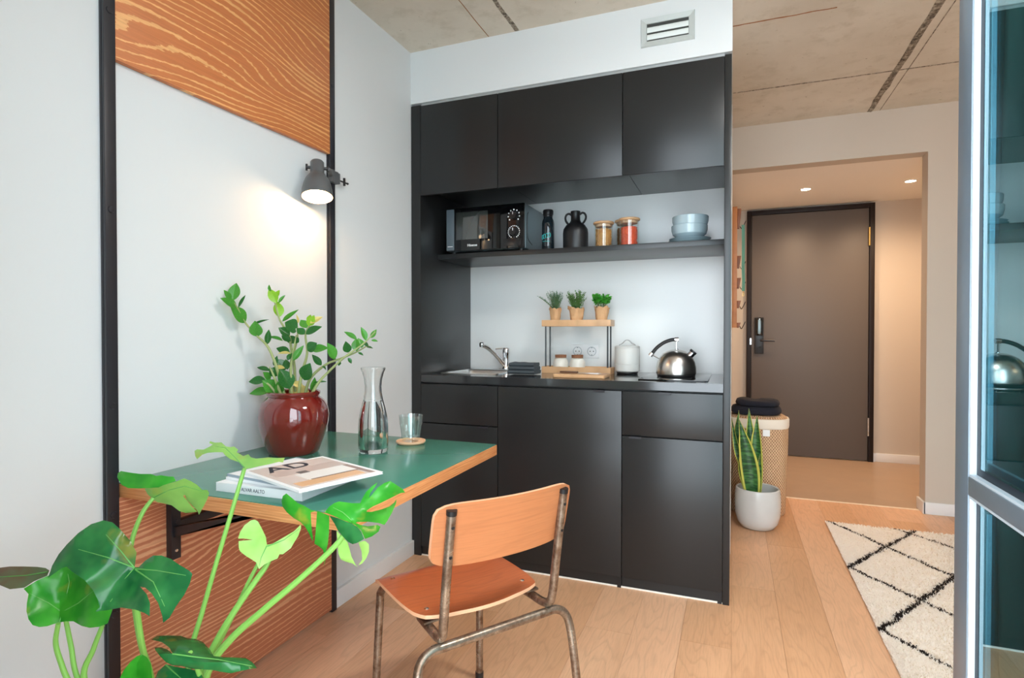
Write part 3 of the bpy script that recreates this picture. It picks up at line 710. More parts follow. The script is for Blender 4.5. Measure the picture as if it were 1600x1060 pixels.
# plates and bowls
PC = Vector((-0.197, 2.86, ZS))
zz = 0.0
for k in range(3):
    c = PC + Vector((0.003 * (k - 1), 0, 0.0002 + 0.0095 * k))
    o = MB().lathe([(0, 0.0), (0.062, 0.0), (0.070, 0.002), (0.095, 0.009), (0.097, 0.0105), (0.094, 0.0115), (0.070, 0.009), (0, 0.008)], c, 44).build('dinner_plate', PLATE)
    tag(o, ['pale blue-grey plate at the bottom of the shelf stack', 'pale blue-grey plate between two others under the bowls', 'pale blue-grey plate directly under the two bowls'][k], 'plate', 'stacked plates on the shelf')
for k in range(2):
    c = PC + Vector((0.004 * k, 0, 0.0295 + 0.042 * k))
    o = MB().lathe([(0, 0.0), (0.045, 0.0), (0.055, 0.004), (0.078, 0.022), (0.0835, 0.042), (0.084, 0.062), (0.0825, 0.064), (0.080, 0.062), (0.079, 0.045), (0.072, 0.026), (0.05, 0.009), (0, 0.007)], c, 44).build('bowl', PLATE)
    tag(o, ['pale blue-grey bowl under another bowl on the plates', 'pale blue-grey bowl on top of the shelf stack'][k], 'bowl', 'stacked bowls on the shelf')

# two-tier stand
st = thing('two_tier_stand', 'small two-tier oak stand with black rods on the worktop', 'stand', (-0.765, 2.93, 0.93))
SA, SB_, SYa, SYb = -0.952, -0.582, 2.885, 2.995
m = MB(); m.box(SA, SB_, SYa, SYb, 0.9303, 0.938); m.box(SA, SB_, SYa, SYa + 0.010, 0.938, 0.964); m.box(SA, SB_, SYb - 0.010, SYb, 0.938, 0.964); m.box(SA, SA + 0.01, SYa + 0.01, SYb - 0.01, 0.938, 0.964); m.box(SB_ - 0.01, SB_, SYa + 0.01, SYb - 0.01, 0.938, 0.964)
m.build('lower_tray', OAK, st)
box('upper_shelf', OAK, SA, SB_, SYa, SYb, 1.178, 1.212, st, 0.002)
for x in (SA + 0.018, SB_ - 0.018):
    for y in (SYa + 0.016, SYb - 0.016): MB().tube([(x, y, 0.9381), (x, y, 1.1779)], 0.0042, 8).build('rod', BLACKSTEEL, st)
for k, x in enumerate((-0.862, -0.770)):
    c = Vector((x, 2.94, 0.9383)); t = thing('spice_jar', ['cream stoneware spice jar with cork lid nearer the tap', 'cream stoneware spice jar with cork lid in front of the socket'][k], 'jar', c, group='cork lidded spice jars')
    MB().lathe([(0, 0), (0.034, 0), (0.040, 0.006), (0.041, 0.045), (0.036, 0.060), (0.031, 0.066), (0.033, 0.070), (0.028, 0.072), (0, 0.070)], c, 30).build('jar_body', CREAM, t)
    MB().lathe([(0, 0.0705), (0.030, 0.0725), (0.031, 0.088), (0, 0.089)], c, 24).build('cork_lid', CORK, t)

# herb pots
def herb(px, w, label, kind, gc1, gc2, hgt, spread):
    x = onY(px, 500, 2.94).x; c = Vector((x, 2.94, 1.2122)); t = thing('herb_pot', label, 'herb pot', c, group='potted herbs on the stand')
    rnd = random.Random(px); r = w / 2; n = 22; rows = [(0.80, 0.0), (0.86, 0.018), (0.95, 0.040), (1.02, 0.056), (1.08, 0.064)]
    m = MB(); loops = []
    for q, (rr, z) in enumerate(rows):
        L = []
        for i in range(n):
            a = 2 * math.pi * i / n; jit = 1 + 0.07 * rnd.uniform(-1, 1) * (1 + q * 0.3)
            L.append((c.x + r * rr * jit * math.cos(a), c.y + r * rr * jit * math.sin(a), c.z + z + (rnd.uniform(-0.008, 0.012) if q == 4 else 0)))
        loops.append(L)
    o_ = loft(m, loops); m.f.append(tuple(o_ + i for i in range(n)))
    inner = [[(c.x + (p[0] - c.x) * 0.93, c.y + (p[1] - c.y) * 0.93, p[2]) for p in loops[4]], [(c.x + (p[0] - c.x) * 0.85, c.y + (p[1] - c.y) * 0.85, c.z + 0.04) for p in loops[2]]]
    loft(m, [loops[4]] + inner)
    m.build('paper_wrap', KRAFT, t, angle=20)
    MB().lathe([(0, 0.045), (r * 0.86, 0.044), (r * 0.84, 0.035), (0, 0.034)], c, 18).build('soil', SOIL, t)
    s = MB(); lf = MB()
    for q in range(64 if kind != 'parsley' else 46):
        a = rnd.uniform(0, 2 * math.pi); lean = rnd.random() ** 0.7 * spread; L = hgt * rnd.uniform(0.6, 1.0)
        b = c + Vector((r * 0.45 * math.cos(a) * rnd.random(), r * 0.45 * math.sin(a) * rnd.random(), 0.043))
        if kind == 'rosemary' and q < 5: a = math.pi + rnd.uniform(-0.3, 0.3); lean = 1.15; L = hgt * 1.1
        dirv = Vector((math.cos(a) * lean, math.sin(a) * lean * 0.5, 1)).normalized()
        pts = catmull([b, b + dirv * L * 0.5 + Vector((0, 0, 0.008)), b + dirv * L], 3)
        s.tube(pts, 0.0008, 4)
        nl = 16 if kind != 'parsley' else 11
        for i in range(nl):
            f = (i + 2) / (nl + 1) if kind != 'parsley' else 0.55 + 0.45 * i / nl
            k_ = min(len(pts) - 2, int(f * (len(pts) - 1))); p = pts[k_].lerp(pts[k_ + 1], f * (len(pts) - 1) - k_)
            d = Vector((rnd.uniform(-1, 1), rnd.uniform(-1, 1), rnd.uniform(-0.1, 0.9))).normalized()
            ln, wd = (0.011, 0.0018) if kind == 'rosemary' else (0.009, 0.003) if kind == 'thyme' else (0.017, 0.009)
            sd = d.cross(Vector((rnd.uniform(-1, 1), rnd.uniform(-1, 1), 1))).normalized() * wd
            lf.add([p, p + d * ln * 0.5 + sd, p + d * ln, p + d * ln * 0.5 - sd], [(0, 1, 2, 3)])
    s.build('stems', plain('herb_stem', srgb(96, 120, 70), 0.6), t, kind='stuff')
    lf.build('foliage', leafmat('herb_leaf_' + kind, gc1, gc2, rough=0.5), t, kind='stuff', smooth=False)
herb(868, 0.062, 'rosemary in a kraft paper wrap with a straying sprig', 'rosemary', srgb(84, 128, 104), srgb(108, 150, 118), 0.115, 0.45)
herb(901, 0.080, 'thyme bush in a kraft paper wrap, middle of the herbs', 'thyme', srgb(66, 120, 50), srgb(100, 156, 70), 0.115, 0.62)
herb(940, 0.074, 'bright green parsley in a kraft paper wrap', 'parsley', srgb(52, 150, 46), srgb(92, 190, 66), 0.095, 0.62)

# socket
so = thing('wall_socket', 'white double wall socket on the backsplash', 'socket', (-0.776, 3.13, 1.04))
pl_ = box('cover_plate', WHITE, -0.856, -0.696, 3.122, 3.1295, 1.002, 1.078, so, 0.002)
for x in (-0.817, -0.735):
    w = MB().lathe([(0.022, 0.0), (0.026, 0.0), (0.026, 0.0015), (0.022, 0.0015)], (x, 3.1218, 1.04), 28, Matrix.Rotation(math.pi / 2, 3, 'X')).build('socket_ring', plain('socket_shadow', srgb(190, 194, 196), 0.5), pl_)
    for dx in (-0.0095, 0.0095): MB().lathe([(0, 0), (0.003, 0), (0.003, 0.001), (0, 0.001)], (x + dx, 3.1218, 1.04), 12, Matrix.Rotation(math.pi / 2, 3, 'X')).build('pin_hole', BLACKGAP, pl_)
    for dz in (-0.021, 0.021): box('earth_clip', SILVERPAINT, x - 0.003, x + 0.003, 3.1208, 3.1218, 1.04 + dz - 0.003, 1.04 + dz + 0.003, pl_)

# canister
cc = Vector((-0.514, 2.985, 0.93)); cn = thing('storage_canister', 'off-white round canister with arched lid handle on the worktop', 'canister', cc)
MB().lathe([(0, 0.0003), (0.052, 0.0003), (0.055, 0.006), (0.054, 0.010)], cc, 36).build('base_ring', BLACKPLASTIC, cn)
MB().lathe([(0.054, 0.0102), (0.064, 0.016), (0.065, 0.050), (0.0635, 0.0515), (0.065, 0.053), (0.065, 0.132), (0.063, 0.135), (0, 0.135)], cc, 36).build('canister_body', CANWHITE, cn)
MB().lathe([(0, 0.1355), (0.0645, 0.1355), (0.065, 0.142), (0.060, 0.146), (0, 0.147)], cc, 36).build('lid', CANWHITE, cn)
m = MB(); pts = catmull([cc + Vector((x, 0, z)) for x, z in ((-0.042, 0.1475), (-0.026, 0.156), (-0.012, 0.170), (0.0, 0.174), (0.012, 0.170), (0.026, 0.156), (0.042, 0.1475))], 4)
o_ = len(m.v)
for p in pts:
    for dy, dz in ((-0.011, 0), (0.011, 0), (0.011, 0.004), (-0.011, 0.004)): m.v.append((p.x, p.y + dy, p.z + dz))
for i in range(len(pts) - 1):
    for k in range(4): m.f.append((i * 4 + k, i * 4 + (k + 1) % 4, (i + 1) * 4 + (k + 1) % 4, (i + 1) * 4 + k))
m.f.append((0, 1, 2, 3)); m.f.append(tuple((len(pts) - 1) * 4 + k for k in range(4)))
m.build('lid_handle', plain('grey_strap', srgb(168, 168, 166), 0.5), cn)

# kettle
kc = Vector((-0.252, 2.81, 0.9347)); kt = thing('kettle', 'polished steel dome kettle with black arched handle on the hob', 'kettle', kc)
KS = plain('kettle_steel', (0.74, 0.70, 0.66, 1), 0.27, 1.0)
R_ = 0.090
MB().lathe([(0, 0.0003), (0.086, 0.0003), (0.0885, 0.004), (0.0885, 0.011)], kc, 48).build('base_ring', BLACKPLASTIC, kt)
MB().lathe([(0.0885, 0.0112), (0.0915, 0.014), (0.0925, 0.02), (0.092, 0.045), (0.087, 0.070), (0.077, 0.092), (0.062, 0.110), (0.043, 0.122), (0.022, 0.129), (0, 0.131)], kc, 56).build('kettle_body', KS, kt)
def kp(zx, zy, dy=0.0): p = onY(940 + zx / 8, 500 + zy / 8, 2.81); p.y += dy; return p
MB().tube(catmull([kp(628, 425), kp(690, 350), kp(780, 285), kp(870, 252), kp(930, 247)], 6), [0.0085] * 25, 12).build('handle', BLACKPLASTIC, kt)
m = MB(); m.tube([kp(608, 450), kp(636, 415)], 0.011, 12); m.build('handle_cap', CHROME, kt)
m = MB(); m.tube([kp(915, 247), kp(965, 245)], 0.011, 12); m.tube([kp(938, 250), kp(938, 372)], 0.0032, 10); m.lathe([(0, -0.006), (0.008, -0.004), (0.008, 0.004), (0, 0.008)], kp(938, 375), 14); m.build('handle_post', CHROME, kt)
m = MB(); m.tube([kp(632, 438), kp(745, 497)], 0.003, 8); m.lathe([(0, -0.007), (0.008, 0), (0, 0.007)], kp(750, 500), 10); m.build('handle_strut', CHROME, kt)
m = MB(); a_, b_ = kp(1095, 455), kp(1135, 412); m.tube([a_, b_], 0.0165, 18); m.build('spout', CHROME, kt)
m = MB(); m.tube([b_, b_.lerp(b_ + (b_ - a_), 0.5)], 0.0175, 18); m.build('spout_cap', BLACKPLASTIC, kt)

# cutting board with knife
cb = tag(MB().prism(rrect(-0.805, -0.553, 2.60, 2.745, 0.012), 0.9303, 0.948).build('cutting_board', OAK, None, 0.004), 'rustic oak cutting board in front of the two-tier stand', 'cutting board')
kn = thing('kitchen_knife', 'small knife lying on the oak cutting board', 'knife', (-0.66, 2.69, 0.9485))
m = MB(); m.prism([(-0.70, 2.675), (-0.60, 2.672), (-0.585, 2.680), (-0.60, 2.690), (-0.70, 2.692)], 0.9487, 0.9505); m.build('blade', STEEL, kn)
m = MB(); m.box(-0.79, -0.70, 2.674, 2.693, 0.9484, 0.957); m.build('knife_handle', plain('dark_wood', srgb(92, 60, 40), 0.5), kn, 0.003)

# towel
tw = thing('folded_towel', 'folded charcoal kitchen towel beside the sink', 'towel', (-1.0, 2.74, 0.93))
rn = random.Random(5)
for q, (z, e) in enumerate(((0.9345, 0.0), (0.9535, 0.003), (0.9725, 0.006))):
    m = MB(); rows_ = []
    x0, x1, y0, y1 = -1.073 + e, -0.927 - e, 2.69 + e, 2.80 - e * 0.5; n = 18
    def prof_(t): return [(y0 + 0.008, 0.0), (y0, 0.009), (y0 + 0.008, 0.0185), (y1 - 0.008, 0.0185), (y1, 0.009), (y1 - 0.008, 0.0)]
    for i in range(n + 1):
        x = x0 + (x1 - x0) * i / n
        for (y, dz) in prof_(i):
            m.v.append((x, y + 0.003 * noise.noise(Vector((x * 30, q, y * 9))), z + dz + 0.004 * noise.noise(Vector((x * 22, y * 14, q))) * (1 if q == 2 and dz > 0.01 else 0.25 if dz > 0.01 else 0)))
    for i in range(n):
        for k in range(6): m.f.append((i * 6 + k, i * 6 + (k + 1) % 6, (i + 1) * 6 + (k + 1) % 6, (i + 1) * 6 + k))
    m.f.append(tuple(range(6))); m.f.append(tuple(n * 6 + k for k in range(6)))
    m.build('fold', TOWEL, tw, angle=70)

# air vent in the bulkhead
av = thing('air_vent', 'grey aluminium air vent with two slats above the kitchen', 'air vent', (-0.267, YK, 2.45))
VX0, VX1, VZ0, VZ1 = -0.380, -0.155, 2.388, 2.512
ALU = plain('vent_aluminium', srgb(196, 202, 200), 0.4, 0.2)
m = MB(); y0 = YK - 0.008
outer = [(VX0, y0 + 0.0075, VZ0), (VX1, y0 + 0.0075, VZ0), (VX1, y0 + 0.0075, VZ1), (VX0, y0 + 0.0075, VZ1)]; e = 0.006; w = 0.025
def ins(d, y): return [(VX0 + d, y, VZ0 + d), (VX1 - d, y, VZ0 + d), (VX1 - d, y, VZ1 - d), (VX0 + d, y, VZ1 - d)]
loft(m, [ins(0, YK - 0.0005), ins(0.002, YK - 0.008), ins(0.024, YK - 0.004), ins(0.025, YK + 0.0)])
m.build('frame', ALU, av, smooth=False)
box('dark_duct', plain('duct_dark', srgb(56, 58, 56), 0.6), VX0 + 0.0255, VX1 - 0.0255, YK - 0.0012, YK - 0.0003, VZ0 + 0.0255, VZ1 - 0.0255, av)
for z in (2.418, 2.449):
    m = MB(); m.prism([(YK - 0.0042, z), (YK - 0.0052, z + 0.002), (YK - 0.0052, z + 0.02), (YK - 0.0016, z + 0.024), (YK - 0.0016, z)], VX0 + 0.026, VX1 - 0.026, axis=0); m.build('slat', plain('vent_slat', srgb(222, 228, 226), 0.35), av)

# ================================================================== TABLE THINGS
# red pot with zz plant
pc = Vector((-1.372, 1.508, ZT)); zt_ = thing('zz_plant', 'leafy zz plant in a glossy oxblood pot on the green table', 'potted plant', pc)
MB().lathe([(0, 0.0005), (0.076, 0.0005), (0.081, 0.006), (0.086, 0.02), (0.101, 0.06), (0.111, 0.10), (0.1135, 0.128), (0.109, 0.152), (0.098, 0.174), (0.085, 0.186), (0.081, 0.190), (0.085, 0.196), (0.086, 0.203), (0.082, 0.207), (0.077, 0.204), (0.075, 0.19), (0.09, 0.16), (0.09, 0.14), (0, 0.135)], pc, 48).build('pot', REDGLAZE, zt_)
MB().lathe([(0.0, 0.176), (0.05, 0.178), (0.0885, 0.17), (0.0885, 0.16), (0, 0.16)], pc, 24).build('soil', SOIL, zt_)
dz0 = (pc - CAM).dot(_f)
def zp(x, y, dd=0.0):
    q = ray(330 + x / 4.818, 420 + y / 4.818); d = dz0 + dd
    if q.x < 0: d = min(d, 1.505 / -q.x)            # the plant leans away from the wall
    return CAM + q * d
LEAFG = [leafmat('zz_leaf_deep', srgb(34, 92, 42), srgb(56, 120, 52), 0.0, 0.25), leafmat('zz_leaf_mid', srgb(64, 140, 50), srgb(88, 160, 58), 0.0, 0.28), leafmat('zz_leaf_young', srgb(128, 186, 44), srgb(150, 200, 60), 0.0, 0.3), leafmat('zz_leaf_yellow', srgb(206, 190, 110), srgb(220, 200, 120), 0.0, 0.4)]
ZSTEM = plain('zz_stem', srgb(150, 160, 104), 0.45)
stems = [([(545, 945), (505, 790), (470, 680), (420, 580), (345, 505), (255, 405), (200, 300), (160, 240)], -0.02),
         ([(590, 945), (598, 800), (605, 650), (590, 520), (550, 445), (510, 370), (480, 260), (440, 150)], 0.02),
         ([(640, 950), (628, 760), (620, 650), (650, 520), (645, 400)], 0.03), ([(600, 940), (600, 760), (615, 640), (640, 500)], -0.01),
         ([(660, 950), (680, 800), (722, 640), (710, 500), (740, 430), (770, 390)], 0.0),
         ([(765, 950), (800, 870), (880, 780), (1000, 670), (1140, 570), (1235, 475)], -0.02),
         ([(720, 950), (745, 830), (860, 725), (960, 683), (1090, 630), (1185, 575)], 0.02),
         ([(520, 950), (480, 830), (440, 740)], -0.04), ([(500, 950), (440, 880), (380, 850)], -0.03)]
for pts, dd in stems:
    q = [zp(x, y, dd) for x, y in pts]; q[0] = Vector((q[0].x, q[0].y, pc.z + 0.172)); q[0] = q[0].lerp(Vector((pc.x, pc.y, q[0].z)), 0.25)
    c_ = catmull(q, 5); n = len(c_); MB().tube(c_, [0.0056 - 0.0036 * i / (n - 1) for i in range(n)], 8).build('stem', ZSTEM, zt_)
def leaf_mesh(name, fold=0.10, bend=0.16, nv=9, nu=4, shape=0.9, thick=0.0):
    me = bpy.data.meshes.new(name); vs = []; fs = []
    for j in range(nv + 1):
        v = j / nv; w = (math.sin(math.pi * v ** 0.85) ** shape) * 0.5 if 0 < j < nv else 0.02
        for i in range(2 * nu + 1):
            u = (i - nu) / nu
            vs.append((u * w, v, -fold * 0 + fold * abs(u) * w * 2 - bend * v * v * 0.5))
    k = 2 * nu + 1
    for j in range(nv):
        for i in range(2 * nu): fs.append((j * k + i, j * k + i + 1, (j + 1) * k + i + 1, (j + 1) * k + i))
    me.from_pydata(vs, [], fs); me.shade_smooth(); return me
ZLM = []
for i in range(4):
    me = leaf_mesh('zz_leaflet'); me.materials.append(LEAFG[i]); ZLM.append(me)
def put_leaf(me, base, tip, width, nrm, parent, name='leaf'):
    v = tip - base; L = v.length; Y = v.normalized(); N = (nrm - Y * nrm.dot(Y)).normalized(); X = Y.cross(N)
    M = Matrix(((X.x * width, Y.x * L, N.x * L, 0), (X.y * width, Y.y * L, N.y * L, 0), (X.z * width, Y.z * L, N.z * L, 0), (0, 0, 0, 1)))
    o = bpy.data.objects.new(name, me); col.objects.link(o); o.parent = parent
    M.translation = base - parent.location; o.matrix_basis = M; return o
# base, tip, width (all in enlarged picture units), colour
ZL = [(190, 290, 90, 228, 48, 1), (165, 240, 185, 120, 60, 1), (150, 230, 103, 170, 28, 1), (203, 297, 252, 205, 16, 0), (258, 405, 165, 295, 74, 1), (345, 512, 330, 410, 68, 1), (305, 435, 415, 383, 14, 0), (420, 572, 433, 470, 34, 0),
      (492, 260, 440, 160, 50, 2), (510, 367, 500, 255, 58, 2), (445, 170, 436, 128, 18, 1), (488, 208, 510, 168, 24, 2), (508, 260, 550, 203, 22, 1), (535, 398, 640, 318, 24, 1),
      (648, 445, 565, 405, 74, 0), (655, 412, 645, 352, 14, 3), (640, 475, 585, 455, 34, 0), (592, 502, 518, 450, 54, 0), (703, 495, 650, 452, 44, 0),
      (712, 492, 815, 440, 46, 0), (718, 448, 680, 390, 54, 1), (730, 430, 770, 362, 44, 2), (745, 412, 828, 365, 34, 3), (738, 408, 745, 355, 34, 2), (725, 618, 784, 565, 66, 0), (755, 612, 864, 596, 48, 1),
      (600, 548, 535, 505, 36, 0), (655, 556, 560, 520, 48, 0), (540, 545, 435, 510, 26, 1), (592, 632, 500, 600, 44, 0), (600, 640, 508, 635, 20, 3), (618, 692, 685, 590, 36, 1), (575, 690, 602, 640, 30, 0), (660, 556, 610, 530, 44, 0),
      (830, 728, 768, 657, 36, 0), (865, 765, 842, 738, 20, 0), (930, 683, 885, 573, 58, 1), (1097, 535, 1012, 478, 30, 1), (1030, 632, 1015, 560, 46, 0), (1095, 622, 1090, 535, 52, 1), (1135, 597, 1110, 530, 42, 1), (1165, 542, 1135, 450, 36, 1),
      (1200, 522, 1240, 465, 26, 1), (1205, 540, 1250, 545, 16, 1), (1030, 672, 1055, 710, 22, 0), (970, 700, 960, 728, 18, 0), (1105, 632, 1142, 650, 16, 0), (1170, 590, 1212, 597, 14, 0), (1150, 560, 1180, 580, 24, 0),
      (412, 840, 293, 848, 50, 0), (448, 922, 303, 935, 54, 1), (505, 940, 403, 850, 92, 1), (445, 835, 400, 785, 42, 1), (440, 770, 353, 742, 30, 0), (505, 805, 445, 755, 70, 0), (560, 762, 490, 690, 62, 0), (592, 905, 530, 770, 96, 0), (575, 760, 560, 690, 40, 0),
      (700, 840, 735, 728, 82, 0), (690, 885, 615, 860, 44, 3), (742, 948, 598, 905, 74, 3), (763, 925, 778, 835, 36, 1), (555, 750, 478, 738, 24, 3), (870, 852, 780, 855, 10, 0), (520, 945, 500, 870, 50, 1), (470, 730, 495, 665, 26, 0), (735, 800, 705, 750, 30, 2)]
rn = random.Random(11)
sc_ = dz0 / F / 4.818
for bx_, by_, tx_, ty_, w, ci in ZL:
    dd = rn.uniform(-0.03, 0.03); b_ = zp(bx_, by_, dd); t_ = zp(tx_, ty_, dd + rn.uniform(-0.025, 0.01))
    for q_ in (b_, t_):
        if q_.x < XW + 0.012: q_.x = XW + 0.012
    nr = (CAM - b_).normalized() + Vector((rn.uniform(-0.4, 0.4), rn.uniform(-0.4, 0.4), 0.55))
    put_leaf(ZLM[ci], b_, b_ + (t_ - b_) * 1.12, w * sc_ * 1.4, nr, zt_)

# carafe
cf = Vector((-1.131, 1.615, ZT)); ct = thing('glass_carafe', 'clear glass carafe of water on the green table', 'carafe', cf)
pf = [(0.046, 0.0), (0.0485, 0.004), (0.0495, 0.03), (0.0495, 0.085), (0.047, 0.115), (0.040, 0.148), (0.033, 0.175), (0.0285, 0.20), (0.0275, 0.22), (0.030, 0.245), (0.036, 0.268), (0.040, 0.276), (0.0412, 0.281), (0.040, 0.284)]
outp = [(0, 0.0005)] + [(r, z + 0.0005) for r, z in pf]
inp = [(max(r - 0.0032, 0.0), z) for r, z in pf if z > 0.01][::-1] + [(0.042, 0.014), (0.02, 0.010), (0, 0.010)]
MB().lathe(outp + inp, cf, 44).build('carafe_glass', GLASS, ct)
wpf = [(r - 0.00325, z) for r, z in pf if 0.01 < z < 0.18]
MB().lathe([(0, 0.0103), (0.02, 0.0103), (0.042, 0.0143)] + wpf + [(0.0318, 0.172), (0, 0.172)], cf, 44).build('water', real_glass('water', (0.98, 1, 1, 1), 1.33), ct)
# coaster + tumbler
cs = Vector((-1.088, 1.785, ZT))
tag(MB().lathe([(0, 0.0004), (0.047, 0.0004), (0.053, 0.006), (0.053, 0.011), (0.050, 0.012), (0.045, 0.008), (0, 0.0075)], cs, 40).build('coaster', CORKLIGHT), 'round light cork coaster under the tumbler', 'coaster')
tg = Vector(cs) + Vector((0, 0, 0.0078))
m = MB(); SEGN = 40; loops = []
for r, z, fl_ in ((0.0, 0, 0), (0.030, 0.0, 0), (0.0325, 0.003, 1), (0.035, 0.03, 1), (0.0385, 0.055, 1), (0.0405, 0.062, 0), (0.0435, 0.094, 0), (0.042, 0.095, 0), (0.0395, 0.07, 0), (0.037, 0.056, 0), (0.031, 0.018, 0), (0.0, 0.014, 0)):
    loops.append([tuple(tg + Vector((max(r, 0.0002) * (1 - (0.085 if (fl_ and i % 4 == 0) else 0)) * math.cos(2 * math.pi * i / SEGN), max(r, 0.0002) * (1 - (0.085 if (fl_ and i % 4 == 0) else 0)) * math.sin(2 * math.pi * i / SEGN), z))) for i in range(SEGN)])
loft(m, loops)
tag(m.build('tumbler', TUMBLER, None, angle=12), 'faceted clear glass tumbler on the cork coaster', 'glass')

# books and magazines
def slab(name, cx, cy, z0, w, d, h, rot, cover, pages, label, cat='magazine', spine=None):
    t = thing(name, label, cat, (cx, cy, z0), rot, group='magazines on the table')
    MB().box(-w / 2, w / 2, -d / 2, d / 2, h - 0.0015, h).build('cover', cover, t, local=True, smooth=False)
    MB().box(-w / 2 + 0.001, w / 2 - 0.002, -d / 2 + 0.0012, d / 2 - 0.001, 0.0016, h - 0.0016).build('pages', pages, t, local=True, smooth=False)
    MB().box(-w / 2, w / 2, -d / 2, d / 2, 0.0, 0.0015).build('back_cover', cover, t, local=True, smooth=False)
    MB().box(-w / 2, w / 2, -d / 2, -d / 2 + 0.0011, 0.0016, h - 0.0016).build('spine', cover, t, local=True, smooth=False)
    return t
def lquad(name, mat, t, x0, x1, y0, y1, z): return MB().box(x0, x1, y0, y1, z, z + 0.0003).build(name, mat, t, local=True, smooth=False)
INK = plain('dark_ink', srgb(24, 40, 60), 0.4)
bk = slab('hardback_book', -1.092, 1.185, ZT + 0.0003, 0.268, 0.225, 0.022, math.radians(1.5), PAPER, PAPER, 'white hardback at the bottom of the reading pile, lettered spine', 'book')
me = text_mesh('ALVAR AALTO', 0.0125, 0.0002)
for v in me.vertices: c = v.co.copy(); v.co = Vector((c.x * 0.9 - 0.015, -0.1125 - 0.0003 - c.z, c.y + 0.011))
me.materials.clear(); me.materials.append(INK); o = bpy.data.objects.new('spine_title', me); col.objects.link(o); o.parent = bk
m2 = slab('magazine', -1.075, 1.195, ZT + 0.0226, 0.275, 0.215, 0.008, math.radians(-3), PAPER, PAPER, 'white magazine with a brown spine line above the hardback')
lquad('cover_line', plain('brown_ink', srgb(120, 96, 90), 0.4), m2, -0.09, 0.11, -0.105, -0.101, 0.0081)
m3 = slab('magazine', -1.07, 1.19, ZT + 0.0312, 0.272, 0.22, 0.006, math.radians(-8), plain('cover_grey_blue', srgb(150, 166, 180), 0.3), PAPER, 'grey-blue magazine just under the top one')
lquad('cover_white', PAPER, m3, -0.13, 0.02, -0.109, 0.10, 0.0061)
m4 = slab('magazine', -1.012, 1.178, ZT + 0.0378, 0.284, 0.232, 0.006, math.radians(-19), PAPER, PAPER, 'open-plan interior cover magazine on top of the pile')
zc = 0.0061
lquad('cover_photo', MAG1, m4, -0.128, 0.128, -0.105, 0.105, zc)
z2 = zc + 0.0004
lquad('photo_ceiling', plain('photo_rose', srgb(206, 186, 178), 0.3), m4, -0.06, 0.0, -0.09, 0.104, z2)
lquad('photo_wall', plain('photo_white', srgb(240, 236, 232), 0.3), m4, 0.0, 0.075, -0.05, 0.088, z2)
lquad('photo_beam', plain('photo_brown', srgb(150, 122, 112), 0.3), m4, 0.0, 0.125, 0.0885, 0.102, z2)
lquad('photo_floor', plain('photo_orange', srgb(226, 178, 134), 0.3), m4, 0.0755, 0.118, -0.095, 0.08, z2)
lquad('photo_frame', plain('photo_grey', srgb(104, 98, 96), 0.3), m4, -0.02, 0.004, -0.035, -0.008, z2 + 0.0004)
lquad('photo_shadow', plain('photo_dark', srgb(136, 110, 100), 0.3), m4, 0.070, 0.077, -0.045, 0.088, z2 + 0.0004)
me = text_mesh('AD', 0.085, 0.0002, 0.001)
for v in me.vertices: c = v.co.copy(); v.co = Vector((-c.y - 0.088, c.x - 0.02, zc + 0.0006 + c.z))
me.materials.clear(); me.materials.append(INK); o = bpy.data.objects.new('cover_title', me); col.objects.link(o); o.parent = m4

# ================================================================== CHAIR
ch = thing('school_chair', 'vintage school chair with plywood seat and worn steel tube frame', 'chair', (-0.742, 1.4586, 0), math.radians(145 - 90))
# local: +y forward, +x right of the sitter
def seat_z(u, v):      # u -1..1 (x), v -1 (rear) .. 1 (front)
    z = 0.440 - 0.010 * max(0, 1 - (u * u + (v + 0.2) ** 2) * 1.2)
    if v > 0.55: z -= 0.030 * ((v - 0.55) / 0.45) ** 2
    if v < -0.7: z += 0.004 * ((-v - 0.7) / 0.3)
    return z
m = MB(); N = 24
for lay in (0, 1):
    for j in range(N + 1):
        for i in range(N + 1):
            u = -1 + 2 * i / N; v = -1 + 2 * j / N
            k = 0.06
            uu = u * math.sqrt(1 - k * v ** 6 * 2); vv = v * math.sqrt(1 - k * u ** 6 * 2.2)
            x = uu * (0.192 - 0.012 * (v < 0) * v * v); y = vv * 0.170 - (0.022 * (1 - u * u) if v < 0 else 0) * (v * v)
            m.v.append((x, y, seat_z(uu, vv) - 0.0095 * lay))
n1 = N + 1
for j in range(N):
    for i in range(N):
        a = j * n1 + i; m.f.append((a, a + 1, a + n1 + 1, a + n1)); b = a + n1 * n1; m.f.append((b, b + n1, b + n1 + 1, b + 1))
rim = MB()
per = [(i, 0) for i in range(N)] + [(N, j) for j in range(N)] + [(i, N) for i in range(N, 0, -1)] + [(0, j) for j in range(N, 0, -1)]
seat = m.build('seat', SEATWOOD, ch, local=True)
for q in range(len(per)):
    i0, j0 = per[q]; i1, j1 = per[(q + 1) % len(per)]
    a, b = m.v[j0 * n1 + i0], m.v[j1 * n1 + i1]; c, d = m.v[n1 * n1 + j1 * n1 + i1], m.v[n1 * n1 + j0 * n1 + i0]
    rim.add([a, b, c, d], [(0, 1, 2, 3)])
rim.build('seat_edge', PLYRIM, seat, local=True)
for u, v in ((-0.80, -0.72), (0.80, -0.72), (-0.82, 0.55), (0.82, 0.55)):
    MB().lathe([(0, 0.003), (0.004, 0.0025), (0.0065, 0.0003), (0.0065, -0.001), (0, -0.001)], (u * 0.186, v * 0.17, seat_z(u, v) + 0.0003), 14).build('rivet', CHROME, seat, local=True)
